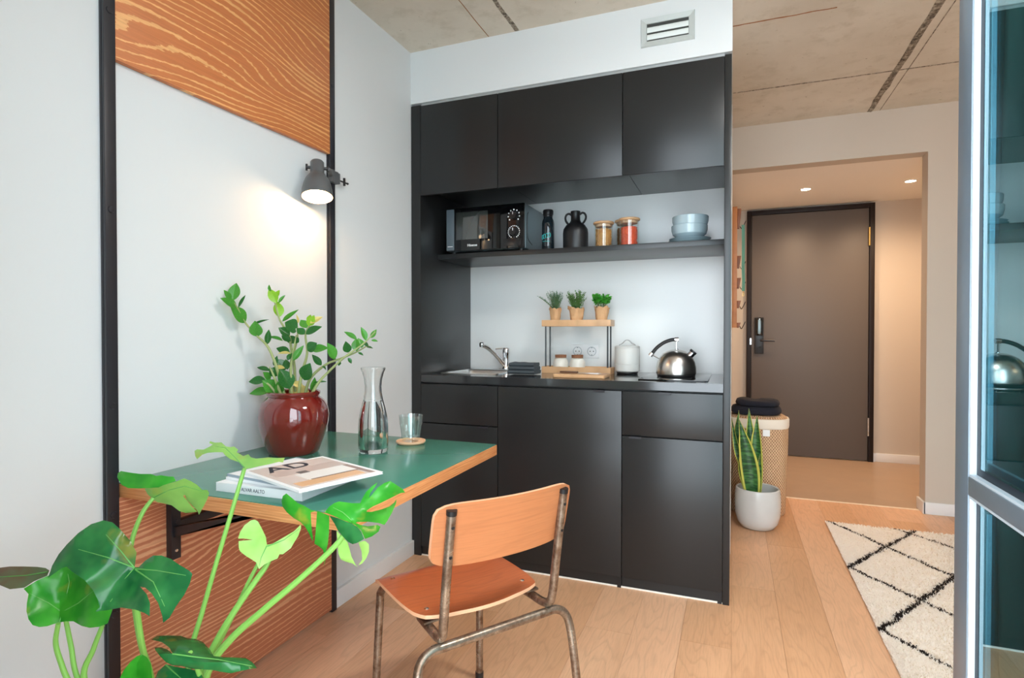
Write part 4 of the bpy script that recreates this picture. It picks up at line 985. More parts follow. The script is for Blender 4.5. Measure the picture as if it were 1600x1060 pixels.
# backrest: curved ply
m = MB(); NB = 22; MBk = 10; thick = 0.011
def bk_pt(u, v, off):
    x = u * 0.200; y = -0.262 + 0.0 - 0.034 * (1 - u * u) - 0.018 * v + off; z = 0.675 + v * 0.079
    return (x, y, z)
def sup(u, v): k = 0.05; return u * math.sqrt(1 - k * v ** 8 * 1.6), v * math.sqrt(1 - 0.20 * u ** 10 * 1.5)
for lay in (0, 1):
    for j in range(MBk + 1):
        for i in range(NB + 1):
            u, v = sup(-1 + 2 * i / NB, -1 + 2 * j / MBk); m.v.append(bk_pt(u, v, thick * lay))
nb = NB + 1; tot = nb * (MBk + 1)
for j in range(MBk):
    for i in range(NB):
        a = j * nb + i; m.f.append((a, a + 1, a + nb + 1, a + nb)); b = a + tot; m.f.append((b, b + nb, b + nb + 1, b + 1))
br = m.build('backrest', BACKWOOD, ch, local=True)
per = [(i, 0) for i in range(NB)] + [(NB, j) for j in range(MBk)] + [(i, MBk) for i in range(NB, 0, -1)] + [(0, j) for j in range(MBk, 0, -1)]
rim = MB()
for q in range(len(per)):
    i0, j0 = per[q]; i1, j1 = per[(q + 1) % len(per)]
    rim.add([m.v[j0 * nb + i0], m.v[j1 * nb + i1], m.v[tot + j1 * nb + i1], m.v[tot + j0 * nb + i0]], [(0, 1, 2, 3)])
rim.build('backrest_edge', PLYRIM, br, local=True)
RT = 0.0115
for sx in (-1, 1):
    up = catmull([(sx * 0.155, -0.10, 0.412), (sx * 0.158, -0.16, 0.411), (sx * 0.160, -0.205, 0.410), (sx * 0.162, -0.232, 0.420), (sx * 0.163, -0.245, 0.450), (sx * 0.164, -0.262, 0.56), (sx * 0.164, -0.290, 0.735)], 5)
    u_ = MB().tube(up, RT, 14).build('upright', RUSTSTEEL, ch, local=True)
    e_ = up[-1]; d_ = (up[-1] - up[-2]).normalized()
    MB().tube([e_ - d_ * 0.006, e_ + d_ * 0.006], RT + 0.0012, 14).build('end_cap', BLACKPLASTIC, u_, local=True)
    for zh in (0.628, 0.700):
        f = (zh - 0.56) / (0.735 - 0.56); y = -0.262 + (-0.290 + 0.262) * f
        MB().lathe([(0, 0), (0.0042, 0), (0.0042, 0.0006), (0, 0.0006)], (sx * 0.164, y - RT + 0.0002, zh), 12, Matrix.Rotation(math.pi / 2, 3, 'X')).build('rivet_hole', BLACKGAP, u_, local=True)
    # plate bracket between seat and frame
    MB().box(sx * 0.155 - 0.02, sx * 0.155 + 0.02, -0.165, -0.06, 0.4236, 0.4286).build('seat_bracket', RUSTSTEEL, ch, local=True)
    # rear leg and front leg
    rl_ = catmull([(sx * 0.150, -0.228, 0.392), (sx * 0.185, -0.228, 0.391), (sx * 0.214, -0.232, 0.375), (sx * 0.228, -0.240, 0.335), (sx * 0.236, -0.255, 0.22), (sx * 0.246, -0.275, 0.012)], 5)
    o = MB().tube(rl_, RT, 14).build('leg', RUSTSTEEL, ch, local=True)
    MB().tube([rl_[-1] - Vector((0, 0, 0.0118)), rl_[-1] + Vector((0, 0, 0.01))], RT + 0.002, 14).build('rubber_foot', BLACKPLASTIC, o, local=True)
    fl_ = catmull([(sx * 0.155, -0.05, 0.4115), (sx * 0.158, 0.06, 0.4115), (sx * 0.164, 0.120, 0.408), (sx * 0.168, 0.146, 0.385), (sx * 0.170, 0.152, 0.34), (sx * 0.180, 0.170, 0.012)], 5)
    o = MB().tube(fl_, RT, 14).build('leg', RUSTSTEEL, ch, local=True)
    MB().tube([fl_[-1] - Vector((0, 0, 0.0118)), fl_[-1] + Vector((0, 0, 0.01))], RT + 0.002, 14).build('rubber_foot', BLACKPLASTIC, o, local=True)
MB().tube([(-0.150, -0.228, 0.392), (0.150, -0.228, 0.392)], RT, 14).build('cross_bar', RUSTSTEEL, ch, local=True)

# ================================================================== MONSTERA
mp = Vector((-1.06, 0.80, 0.0)); mo = thing('monstera_plant', 'monstera with large split leaves in front of the folding table', 'potted plant', mp)
MB().lathe([(0, 0.0005), (0.10, 0.0005), (0.115, 0.01), (0.15, 0.26), (0.155, 0.28), (0.147, 0.282), (0.14, 0.262), (0.138, 0.235), (0, 0.235)], mp, 44).build('pot', GREYGLAZE, mo)
MB().lathe([(0, 0.25), (0.08, 0.252), (0.1385, 0.245), (0.138, 0.236), (0, 0.236)], mp, 30).build('soil', SOIL, mo)
GR = [leafmat('monstera_deep', srgb(28, 104, 54), srgb(54, 138, 70), 0.35, 0.2), leafmat('monstera_bright', srgb(40, 148, 36), srgb(74, 176, 52), 0.4, 0.28), leafmat('monstera_pale', srgb(150, 206, 96), srgb(176, 222, 118), 0.1, 0.4), leafmat('monstera_mid', srgb(136, 194, 92), srgb(156, 208, 104), 0.35, 0.35), leafmat('monstera_withered', srgb(104, 120, 84), srgb(116, 92, 66), 0.2, 0.4)]
MIDRIB = plain('leaf_midrib', srgb(96, 168, 80), 0.4); RIMG = plain('leaf_rim', srgb(176, 226, 120), 0.5); PET = plain('petiole', srgb(128, 186, 84), 0.4)
ZA = lambda p: (p[0] / 3.925, 790 + p[1] / 3.925)
ZB_ = lambda p: (170 + p[0] / 4.817, 840 + p[1] / 4.817)
Z1 = lambda p: (180 + p[0] / 5, 660 + p[1] / 5)
ZC = lambda p: (430 + p[0] / 6.624, 730 + p[1] / 6.624)
def traced_leaf(pix, d0, gx, gy, curv, mat, ribs=(), name='leaf', step=14.0, fold=None):
    """outline in pixels laid on a tilted, curved sheet at depth d0; gx, gy: depth change per 100 px"""
    xc = sum(p[0] for p in pix) / len(pix); yc = sum(p[1] for p in pix) / len(pix)
    bm = bmesh.new()
    vs = [bm.verts.new((p[0], p[1], 0)) for p in pix]; bm.faces.new(vs)
    xs_ = [p[0] for p in pix]; ys_ = [p[1] for p in pix]
    for axis, lo, hi in ((0, min(xs_), max(xs_)), (1, min(ys_), max(ys_))):
        t = lo + step
        while t < hi:
            co = [0, 0, 0]; no = [0, 0, 0]; co[axis] = t; no[axis] = 1
            bmesh.ops.bisect_plane(bm, geom=bm.verts[:] + bm.edges[:] + bm.faces[:], plane_co=co, plane_no=no, dist=1e-4); t += step
    bmesh.ops.triangulate(bm, faces=bm.faces[:])
    def depth(x, y):
        dx, dy = (x - xc) / 100, (y - yc) / 100
        d = d0 + gx * dx + gy * dy + curv * (dx * dx + dy * dy) + 0.010 * noise.noise(Vector((x / 38, y / 38, d0 * 9)))
        if fold:                                # gutter along the midrib (two pixel points), the rib lies deeper
            (ax_, ay_), (bx_, by_), amt = fold
            L = math.hypot(bx_ - ax_, by_ - ay_); s_ = abs((x - ax_) * (by_ - ay_) - (y - ay_) * (bx_ - ax_)) / L / 100
            d -= amt * min(s_, 0.5)
        return d
    V = [tuple(P(v.co.x, v.co.y, depth(v.co.x, v.co.y))) for v in bm.verts]
    bm.verts.index_update(); Fc = [tuple(v.index for v in f.verts) for f in bm.faces]
    n = len(V); M_ = MB(); back = [tuple(Vector(v) + (Vector(v) - CAM).normalized() * 0.0016) for v in V]
    M_.v = V + back; M_.f = Fc + [tuple(i + n for i in f[::-1]) for f in Fc]
    bd = [e for e in bm.edges if len(e.link_faces) == 1]
    for e in bd: a, b = e.verts[0].index, e.verts[1].index; M_.f.append((a, b, b + n, a + n))
    bm.free()
    lf = M_.build(name, mat, mo, angle=60)
    lf.data.materials.append(RIMG)
    for pg_ in lf.data.polygons[-len(bd):]: pg_.material_index = 1
    for r in ribs:
        pts = []
        for i in range(len(r) - 1):
            for k in range(6):
                t = k / 6; pts.append((r[i][0] + (r[i + 1][0] - r[i][0]) * t, r[i][1] + (r[i + 1][1] - r[i][1]) * t))
        pts.append(r[-1]); w = [P(x, y, depth(x, y) - 0.0002) for x, y in pts]; nn = len(w)
        MB().tube(w, [0.0013 - 0.0009 * i / (nn - 1) for i in range(nn)], 6).build('midrib', MIDRIB, lf)
    return lf, depth
m1 = [ZA(p) for p in [(825, 380), (838, 290), (800, 220), (740, 150), (690, 105), (635, 92), (560, 115), (480, 170), (410, 240), (360, 300), (320, 370), (295, 445), (380, 385), (440, 365), (520, 342), (580, 345), (640, 368), (560, 380), (450, 384), (385, 352), (440, 405), (520, 460), (570, 520), (600, 580), (610, 625), (585, 652), (650, 645), (740, 628), (830, 640), (885, 660), (918, 682), (920, 600), (900, 545), (860, 500), (890, 505), (930, 540), (970, 600), (995, 680), (1000, 722), (1040, 690), (1080, 620), (1130, 550), (1165, 480), (1180, 420), (1160, 400), (1100, 365), (1050, 330), (990, 308), (940, 308), (890, 340), (850, 380)]]
traced_leaf(m1, 1.04, 0.0, -0.055, 0.010, GR[0], [[ZA((825, 384)), ZA((760, 460)), ZA((700, 560)), ZA((640, 640))], [ZA((825, 384)), ZA((740, 280)), ZA((650, 180))], [ZA((825, 384)), ZA((660, 320)), ZA((480, 270))], [ZA((830, 390)), ZA((960, 400)), ZA((1140, 430))], [ZA((830, 395)), ZA((940, 470)), ZA((1010, 620))]], fold=(ZA((825, 384)), ZA((640, 640)), 0.07))
m2_ = [ZA(p) for p in [(145, 512), (175, 545), (165, 600), (162, 650), (175, 700), (200, 735), (240, 747), (290, 742), (340, 725), (365, 720), (400, 712), (450, 712), (500, 740), (550, 752), (610, 745), (660, 725), (690, 640), (640, 560), (560, 450), (470, 390), (385, 352), (350, 390), (300, 430), (230, 460)]]
traced_leaf(m2_, 1.10, 0.0, -0.05, 0.012, GR[1], [[ZA((365, 718)), ZA((400, 600)), ZA((425, 470)), ZA((410, 390))], [ZA((385, 660)), ZA((300, 600)), ZA((180, 540))], [ZA((390, 650)), ZA((480, 600)), ZA((580, 520))]], fold=(ZA((365, 718)), ZA((410, 390)), 0.08))
m3_ = [ZA(p) for p in [(-120, 430), (-40, 388), (60, 375), (150, 375), (230, 378), (280, 385), (303, 400), (290, 432), (210, 465), (150, 505), (60, 515), (0, 490), (-70, 470)]]
traced_leaf(m3_, 1.14, 0.0, -0.10, 0.02, GR[4], [[ZA((290, 410)), ZA((160, 430)), ZA((0, 440)), ZA((-100, 432))]])
m4_ = [ZA(p) for p in [(730, 1070), (760, 1010), (800, 960), (840, 925), (870, 915), (900, 930), (925, 970), (930, 1010), (935, 1080), (925, 1150), (880, 1210), (800, 1220), (740, 1160)]]
traced_leaf(m4_, 1.02, 0.0, -0.05, 0.02, GR[1], [[ZA((870, 920)), ZA((850, 1020)), ZA((830, 1160))]], fold=(ZA((870, 920)), ZA((830, 1160)), 0.12))
m5_ = [ZB_(p) for p in [(318, 770), (365, 742), (450, 740), (540, 742), (590, 760), (650, 765), (710, 790), (760, 845), (790, 895), (870, 902), (960, 905), (1030, 908), (1080, 940), (1115, 985), (1050, 995), (980, 1010), (920, 1025), (850, 1015), (780, 1000), (700, 995), (620, 990), (550, 970), (480, 965), (430, 940), (390, 900), (350, 850), (345, 830), (390, 828), (440, 845), (480, 875), (455, 830), (400, 790)]]
traced_leaf(m5_, 1.00, 0.02, -0.14, 0.02, GR[0], [[ZB_((480, 878)), ZB_((640, 900)), ZB_((820, 920)), ZB_((1080, 970))]], fold=(ZB_((480, 878)), ZB_((1080, 970)), -0.14))
m6_ = [ZB_(p) for p in [(345, 1070), (370, 1010), (430, 955), (500, 975), (600, 990), (680, 1010), (715, 1060), (720, 1120), (640, 1190), (500, 1210), (390, 1160)]]
traced_leaf(m6_, 1.03, 0.0, -0.08, 0.02, GR[0], [[ZB_((430, 960)), ZB_((540, 1060)), ZB_((640, 1180))]])
m7_ = [Z1(p) for p in [(1185, 960), (1178, 900), (1150, 840), (1115, 775), (1090, 762), (1060, 768), (1010, 805), (975, 860), (960, 910), (1010, 910), (1075, 920), (1010, 925), (964, 930), (965, 980), (975, 1010), (1020, 1045)]] + [ZB_((1080, 170)), ZB_((1110, 190)), ZB_((1130, 240)), ZB_((1170, 205)), ZB_((1220, 180)), ZB_((1270, 160)), ZB_((1285, 128)), ZB_((1310, 128)), ZB_((1370, 82)), ZB_((1390, 47))] + [Z1(p) for p in [(1430, 890), (1452, 830), (1450, 800), (1400, 850), (1300, 910), (1230, 950)]]
traced_leaf(m7_, 1.20, 0.02, -0.06, 0.01, GR[2], [[Z1((1185, 965)), Z1((1140, 1060)), ZB_((1130, 225))], [Z1((1190, 970)), Z1((1320, 920)), Z1((1440, 830))]])
c8 = [[(115, 275), (80, 300), (65, 350), (75, 410), (120, 470), (190, 530), (260, 570), (310, 620), (350, 690), (385, 770), (392, 740), (380, 660), (372, 560), (368, 470), (430, 455), (375, 448), (300, 402), (230, 372), (170, 318)],
      [(435, 455), (500, 480), (560, 505), (560, 600), (555, 700), (545, 800), (530, 860), (525, 940), (505, 1030), (510, 940), (495, 860), (450, 820), (405, 795), (415, 700), (425, 580), (430, 500)],
      [(560, 505), (600, 515), (650, 530), (720, 560), (800, 590), (850, 620), (890, 670), (920, 745), (890, 765), (840, 790), (800, 800), (750, 775), (700, 720), (650, 660), (615, 590)],
      [(635, 660), (690, 720), (750, 780), (770, 850), (790, 930), (830, 1010), (855, 1040), (800, 1000), (740, 985), (680, 960), (655, 900), (645, 800)],
      [(860, 780), (930, 765), (970, 800), (970, 880), (940, 950), (900, 1000), (860, 1020), (900, 960), (895, 880)]]
for pts, d_, mt, gy in ((c8[0], 1.145, GR[1], 0.02), (c8[1], 1.14, GR[1], 0.05), (c8[2], 1.13, GR[0], 0.0), (c8[3], 1.15, GR[2], 0.03), (c8[4], 1.15, GR[2], 0.03)):
    traced_leaf([ZC(p) for p in pts], d_, 0.0, gy, 0.03, mt, name='leaf_lobe')
c8m = [(510, 470), (560, 410), (610, 375), (660, 358), (720, 365), (790, 375), (880, 375), (900, 330), (940, 260), (1000, 200), (1060, 160), (1030, 210), (985, 270), (970, 320), (1000, 290), (1060, 215), (1130, 165), (1190, 145), (1240, 175), (1320, 230), (1345, 265), (1300, 270), (1200, 320), (1100, 370), (1010, 410), (950, 450), (945, 465), (1000, 465), (1100, 440), (1180, 410), (1230, 370), (1255, 335), (1250, 380), (1210, 470), (1160, 560), (1130, 600), (1070, 580), (960, 568), (850, 568), (835, 580), (880, 600), (960, 615), (1060, 600), (1090, 620), (1070, 670), (1000, 720), (930, 745), (890, 660), (840, 610), (790, 580), (700, 550), (600, 505)]
traced_leaf([ZC(p) for p in c8m], 1.165, 0.03, -0.10, 0.01, GR[1], [[ZC((790, 575)), ZC((900, 470)), ZC((1040, 330)), ZC((1180, 200))], [ZC((800, 560)), ZC((700, 470)), ZC((600, 420))]], fold=(ZC((790, 575)), ZC((1180, 200)), 0.10))
m9_ = [Z1(p) for p in [(1005, 345), (960, 310), (900, 290), (860, 260), (840, 235), (780, 235), (720, 240), (680, 255), (640, 290), (625, 265), (620, 225), (640, 212), (690, 215), (740, 190), (762, 175), (735, 165), (740, 148), (780, 160), (830, 158), (865, 190), (900, 195), (930, 190), (960, 215), (950, 235), (1000, 265), (1040, 250), (1060, 275), (1100, 285), (1200, 275), (1260, 280), (1325, 278), (1310, 315), (1280, 310), (1200, 330), (1120, 345), (1060, 360), (1015, 365)]]
traced_leaf(m9_, 1.22, 0.0, -0.22, 0.01, GR[3], [[Z1((1008, 352)), Z1((940, 280)), Z1((860, 200)), Z1((780, 190))]])
m10a = [Z1(p) for p in [(230, 520), (280, 505), (370, 492), (470, 465), (540, 440), (590, 460), (640, 490), (680, 530), (720, 530), (735, 555), (720, 600), (690, 660), (655, 725), (640, 690), (560, 610), (545, 570), (530, 575), (600, 660), (640, 700), (600, 706), (550, 710), (500, 695), (440, 650), (380, 635), (330, 625), (290, 600), (250, 560)]]
traced_leaf(m10a, 1.21, 0.0, 0.06, 0.01, GR[3], [[Z1((300, 590)), Z1((420, 530)), Z1((540, 500)), Z1((680, 540))]])
m10b = [Z1(p) for p in [(15, 430), (20, 400), (45, 382), (120, 395), (200, 405), (280, 405), (320, 420), (360, 415), (420, 425), (455, 425), (475, 460), (370, 495), (340, 510), (260, 515), (180, 518), (100, 515), (50, 490)]]
traced_leaf(m10b, 1.20, 0.0, -0.10, 0.03, GR[1], [])
def petiole(pix, d_a, d_b, r0=0.0058, r1=0.0042):
    pts = [P(x, y, d_a + (d_b - d_a) * i / (len(pix) - 1)) for i, (x, y) in enumerate(pix)]
    root = Vector((mp.x, mp.y, 0.249)); root += (Vector((pts[-1].x, pts[-1].y, 0.249)) - root) * 0.35
    dd = root - Vector((mp.x, mp.y, root.z))
    if dd.length > 0.09: root = Vector((mp.x, mp.y, root.z)) + dd.normalized() * 0.09
    c_ = catmull(pts + [pts[-1].lerp(root, 0.55), root], 6); n = len(c_)
    MB().tube(c_, [r1 + (r0 - r1) * min(1, i / (n * 0.7)) for i in range(n)], 10).build('petiole', PET, mo)
petiole([(382, 732), (362, 800), (338, 880), (315, 960), (300, 1010), (292, 1060)], 1.22, 1.17)
petiole([(240, 778), (222, 803), (206, 846), (203, 890), (210, 945), (220, 1005), (236, 1060)], 1.21, 1.14)
petiole([(91, 975), (87, 1005), (95, 1035), (110, 1070)], 1.08, 1.09, 0.005)
petiole([(103, 970), (111, 1010), (123, 1065)], 1.13, 1.12, 0.005)
petiole([(160, 978), (146, 1015), (132, 1065)], 1.13, 1.12, 0.0065)
petiole([(206, 892), (214, 955), (222, 1010), (234, 1064)], 1.05, 1.10, 0.0062, 0.005)
petiole([(548, 818), (525, 852), (470, 904), (410, 955), (360, 1000), (325, 1050)], 1.15, 1.15, 0.0078, 0.005)
petiole([(416, 852), (420, 876), (398, 910), (370, 950), (340, 1000), (318, 1050)], 1.21, 1.17, 0.0078, 0.005)
petiole([(404, 880), (386, 915), (365, 960), (340, 1010), (315, 1060)], 1.22, 1.19, 0.005, 0.004)
petiole([(297, 1020), (310, 1050), (318, 1085)], 1.01, 1.06, 0.005)

# ================================================================== HALL THINGS
# coat rack
PEGWOOD = oak('dark_peg_wood', srgb(138, 80, 46), srgb(152, 92, 54), along=2, across=1, rnd=False)
rk = thing('coat_rack', 'upright oak coat rack board with wire hooks on the hallway wall', 'coat rack', (0.01, 4.43, 1.18))
box('rack_board', OAKDARK, -0.0065, 0.026, 4.37, 4.50, 1.18, 2.045, rk, 0.002)
for z, h in ((1.965, 0.14), (1.652, 0.088), (1.50, 0.076), (1.347, 0.054), (1.197, 0.038)):
    pg = MB().prism([(0.0262, z - h / 2), (0.040, z - h / 2), (0.054, z + h / 2), (0.0262, z + h / 2)], 4.40, 4.44, axis=1).build('peg', PEGWOOD, rk, 0.002)
    MB().tube(catmull([(0.046, 4.42, z - h / 2 + 0.012), (0.056, 4.40, z - h / 2 - 0.006), (0.068, 4.39, z - h / 2 + 0.012), (0.083, 4.385, z - h / 2 + 0.045)], 4), 0.0028, 8).build('wire_hook', BLACKSTEEL, pg)
ls = thing('lanyard_strap', 'teal strap hanging from the top hook of the coat rack', 'strap', (0.064, 4.385, 1.44))
m = MB(); pts = catmull([(0.064, 4.3765, 1.912), (0.066, 4.374, 1.86), (0.067, 4.372, 1.70), (0.066, 4.370, 1.60), (0.069, 4.370, 1.52), (0.068, 4.370, 1.44)], 6)
for p in pts:
    for dx, dy in ((-0.010, 0), (0.010, 0), (0.010, 0.004), (-0.010, 0.004)): m.v.append((p.x + dx, p.y + dy, p.z))
for i in range(len(pts) - 1):
    for k in range(4): m.f.append((i * 4 + k, i * 4 + (k + 1) % 4, (i + 1) * 4 + (k + 1) % 4, (i + 1) * 4 + k))
m.f.append((0, 1, 2, 3)); m.f.append(tuple((len(pts) - 1) * 4 + k for k in range(4)))
m.build('strap_band', TEALFAB, ls)
m = MB(); m.tube([(0.068, 4.37, 1.439), (0.068, 4.37, 1.425)], 0.003, 8); m.tube([(0.068 + 0.007 * math.cos(t), 4.37, 1.414 + 0.009 * math.sin(t)) for t in [i * math.pi / 6 for i in range(12)]], 0.0016, 6, closed=True); m.build('clip', BRASS, ls)

# laundry basket
bc = Vector((0.150, 3.975, 0)); bs = thing('laundry_basket', 'tall oval woven laundry basket with white rim in the hallway', 'basket', bc)
BR = dict(rx=0.182, ry=0.150, power=2.6)
MB().lathe([(0, 0.0005), (0.86, 0.0005), (0.90, 0.01), (0.955, 0.25), (0.985, 0.50), (0.985, 0.545), (0.95, 0.545), (0.94, 0.50), (0.88, 0.02), (0, 0.02)], bc, 64, **BR).build('basket_body', WICKER, bs)
MB().lathe([(0.988, 0.546), (1.0, 0.548), (1.012, 0.56), (1.012, 0.600), (1.0, 0.606), (0.95, 0.606), (0.95, 0.546)], bc, 64, **BR).build('fabric_rim', plain('cotton_rim', srgb(236, 224, 208), 0.8), bs)
MB().lathe([(0, 0.628), (0.5, 0.627), (0.85, 0.620), (0.945, 0.610), (0.945, 0.6065), (0, 0.6065)], bc, 64, **BR).build('lid', WICKER, bs)
box('tag_label', WHITE, 0.175, 0.215, 3.8205, 3.8235, 0.505, 0.545, bs)
# folded dark cloth on the basket
cl_c = bc + Vector((-0.01, -0.01, 0.6285)); ct_ = thing('folded_cloth', 'folded navy blue cloth lying on the laundry basket lid', 'cloth', cl_c)
for q, (rx, ry, z0, h, ox) in enumerate(((0.150, 0.118, 0.0, 0.050, 0.0), (0.132, 0.112, 0.051, 0.038, 0.008))):
    m = MB(); m.lathe([(0, 0), (0.90, 0.0), (0.97, h * 0.12), (1.0, h * 0.35), (0.985, h * 0.62), (0.93, h * 0.88), (0.80, h), (0.5, h * 1.08), (0.25, h * 1.12), (0, h * 1.13)], cl_c + Vector((ox, 0, z0)), 64, rx=rx, ry=ry, power=2.8)
    m.v = [(x + 0.007 * noise.noise(Vector((x * 9, y * 9, z * 14))), y + 0.006 * noise.noise(Vector((x * 11, y * 8, z * 20 + 5))), z + (0.011 * noise.noise(Vector((x * 11, y * 13, q * 5))) if z > cl_c.z + z0 + h * 0.8 and q else 0)) for x, y, z in m.v]
    m.build('cloth_fold', NAVY, ct_, angle=60)

# snake plant
sp_ = Vector((0.140, 3.625, 0)); sn = thing('snake_plant', 'snake plant with yellow-edged sword leaves in a pale round pot', 'potted plant', sp_)
MB().lathe([(0, 0.0005), (0.070, 0.0005), (0.090, 0.008), (0.110, 0.035), (0.122, 0.08), (0.126, 0.14), (0.124, 0.20), (0.119, 0.232), (0.114, 0.236), (0.108, 0.232), (0.108, 0.16), (0.10, 0.15), (0, 0.15)], sp_, 48).build('pot', GREYGLAZE, sn)
MB().lathe([(0, 0.165), (0.06, 0.167), (0.107, 0.161), (0.105, 0.151), (0, 0.151)], sp_, 30).build('soil', SOIL, sn)
s = NT('snake_leaf'); at = s.n('ShaderNodeAttribute', attribute_name='edge'); co = s.coord()
wv = s.noise(s.map(co, (12, 12, 60)), 1.4, 3.0)
cg = s.mix(s.ramp(wv, [(0.42, (0, 0, 0, 1)), (0.58, (1, 1, 1, 1))]), srgb(24, 70, 34), srgb(66, 120, 60))
s.set(Base_Color=s.mix(s.ramp(at.outputs['Fac'], [(0.72, (0, 0, 0, 1)), (0.80, (1, 1, 1, 1))]), cg, srgb(206, 204, 96)), Roughness=0.3); SNAKE = s.m
def sword(pix, w, Y, tw=0.0):
    pts = [onY(x, y, Y + (0.0 if i else 0)) for i, (x, y) in enumerate(pix)]; c_ = catmull(pts, 6); n = len(c_); m = MB(); m.a = []; K = 6
    c_[0].z = max(0.16, min(c_[0].z, 0.2))
    for i, p in enumerate(c_):
        f = i / (n - 1); ww = w / 2 * (0.55 + 0.45 * math.sin(math.pi * min(1, f * 1.15 + 0.05))) * (1 if f < 0.72 else max(0.03, 1 - ((f - 0.72) / 0.28) ** 1.6))
        a = tw * f; sx = Vector((math.cos(a), math.sin(a), 0)); dy = Vector((-math.sin(a), math.cos(a), 0))
        for k in range(K + 1):
            u = -1 + 2 * k / K; m.v.append(tuple(p + sx * (u * ww) - dy * (0.35 * ww * u * u))); m.a.append(abs(u))
        for k in range(K, -1, -1):
            u = -1 + 2 * k / K; m.v.append(tuple(p + sx * (u * ww * 0.98) - dy * (0.35 * ww * u * u - 0.003 * (1 - u * u) - 0.0008))); m.a.append(abs(u))
    R2 = 2 * (K + 1)
    for i in range(n - 1):
        for k in range(R2): m.f.append((i * R2 + k, i * R2 + (k + 1) % R2, (i + 1) * R2 + (k + 1) % R2, (i + 1) * R2 + k))
    m.f.append(tuple(range(R2))); m.f.append(tuple((n - 1) * R2 + k for k in range(R2)))
    m.build('leaf', SNAKE, sn, angle=60)
ZS7 = lambda x, y: (1130 + x / 4.608, 620 + y / 4.608)
px4 = 1 / F * 3.7
sword([ZS7(225, 730), ZS7(215, 500), ZS7(195, 280), ZS7(185, 85)], 15 * px4, 3.65, 0.2)
sword([ZS7(240, 740), ZS7(240, 520), ZS7(240, 320), ZS7(244, 135)], 17 * px4, 3.63, -0.3)
sword([ZS7(212, 740), ZS7(195, 560), ZS7(165, 380), ZS7(116, 165)], 25 * px4, 3.60, 0.2)
sword([ZS7(195, 720), ZS7(150, 520), ZS7(100, 270), ZS7(113, 98)], 12 * px4, 3.66, 0.5)
sword([ZS7(200, 720), ZS7(150, 520), ZS7(100, 380), ZS7(60, 150)], 11 * px4, 3.64, -0.4)
sword([ZS7(190, 720), ZS7(160, 600), ZS7(135, 500), ZS7(125, 385)], 14 * px4, 3.62, 0.3)
sword([ZS7(250, 735), ZS7(255, 620), ZS7(262, 520), ZS7(266, 415)], 9 * px4, 3.61, -0.3)

# rug
rg = thing('shag_rug', 'cream shag rug with dark diamond lines on the oak floor', 'rug', (1.18, 2.85, 0))
RX0, RX1, RY0, RY1 = 0.525, 1.86, 1.86, 3.835
box('backing', plain('rug_backing', srgb(226, 216, 200), 0.95), RX0, RX1, RY0, RY1, 0.0005, 0.010, rg)
s = NT('rug_pile'); gp = s.n('ShaderNodeNewGeometry').outputs['Position']; at = s.n('ShaderNodeAttribute', attribute_name='edge')
s.set(Base_Color=s.mix(at.outputs['Fac'], srgb(252, 248, 242), srgb(46, 38, 36)), Roughness=0.95); 
_tl = s.n('ShaderNodeBsdfTranslucent', {0: s.b.inputs['Base Color'].links[0].from_socket}); _mx = s.n('ShaderNodeMixShader', {0: 0.5, 1: s.b.outputs[0], 2: _tl})
s.t.links.new(_mx.outputs[0], s.out.inputs[0]); PILE = s.m
m = MB(); m.a = []; rn = random.Random(3)
def dark_line(x, y):
    j = 0.010 * noise.noise(Vector((x * 14, y * 14, 0))) + 0.004 * noise.noise(Vector((x * 70, y * 70, 3)))
    for y0, sl in ((3.24, 1.6), (2.62, 1.54), (2.0, 1.55), (1.38, 1.55), (0.76, 1.55), (0.14, 1.55)):
        if abs((y - y0 - sl * (x - 0.6)) / math.hypot(1, sl) + j) < 0.0105: return True
    for y0, sl in ((4.96, -1.3), (4.14, -1.12), (3.744, -1.566), (3.03, -1.30), (2.42, -1.20), (5.6, -1.3)):
        if abs((y - y0 - sl * (x - 0.6)) / math.hypot(1, sl) + j) < 0.0072: return True
    return False
N_T = 95000
for q in range(N_T):
    x = RX0 + (RX1 - RX0) * (rn.random() ** 1.35); y = rn.uniform(RY0, RY1)
    dk = 1.0 if dark_line(x, y) else 0.0
    a = rn.uniform(0, 6.283); h = rn.uniform(0.007, 0.012); lx, ly = rn.uniform(-0.009, 0.009), rn.uniform(-0.009, 0.009); w = rn.uniform(0.0018, 0.0030)
    cx, sx = math.cos(a) * w, math.sin(a) * w; o_ = len(m.v)
    m.v += [(x - cx, y - sx, 0.009), (x + cx, y + sx, 0.009), (x + lx + cx * 0.7, y + ly + sx * 0.7, 0.009 + h), (x + lx - cx * 0.7, y + ly - sx * 0.7, 0.009 + h)]
    m.f.append((o_, o_ + 1, o_ + 2, o_ + 3)); m.a += [dk] * 4
me = bpy.data.meshes.new('pile'); off = rg.location
me.from_pydata([(v[0] - off.x, v[1] - off.y, v[2]) for v in m.v], [], m.f)
at_ = me.attributes.new('edge', 'FLOAT', 'POINT'); at_.data.foreach_set('value', m.a); me.materials.append(PILE)
o = bpy.data.objects.new('pile', me); col.objects.link(o); o.parent = rg; o['kind'] = 'stuff'

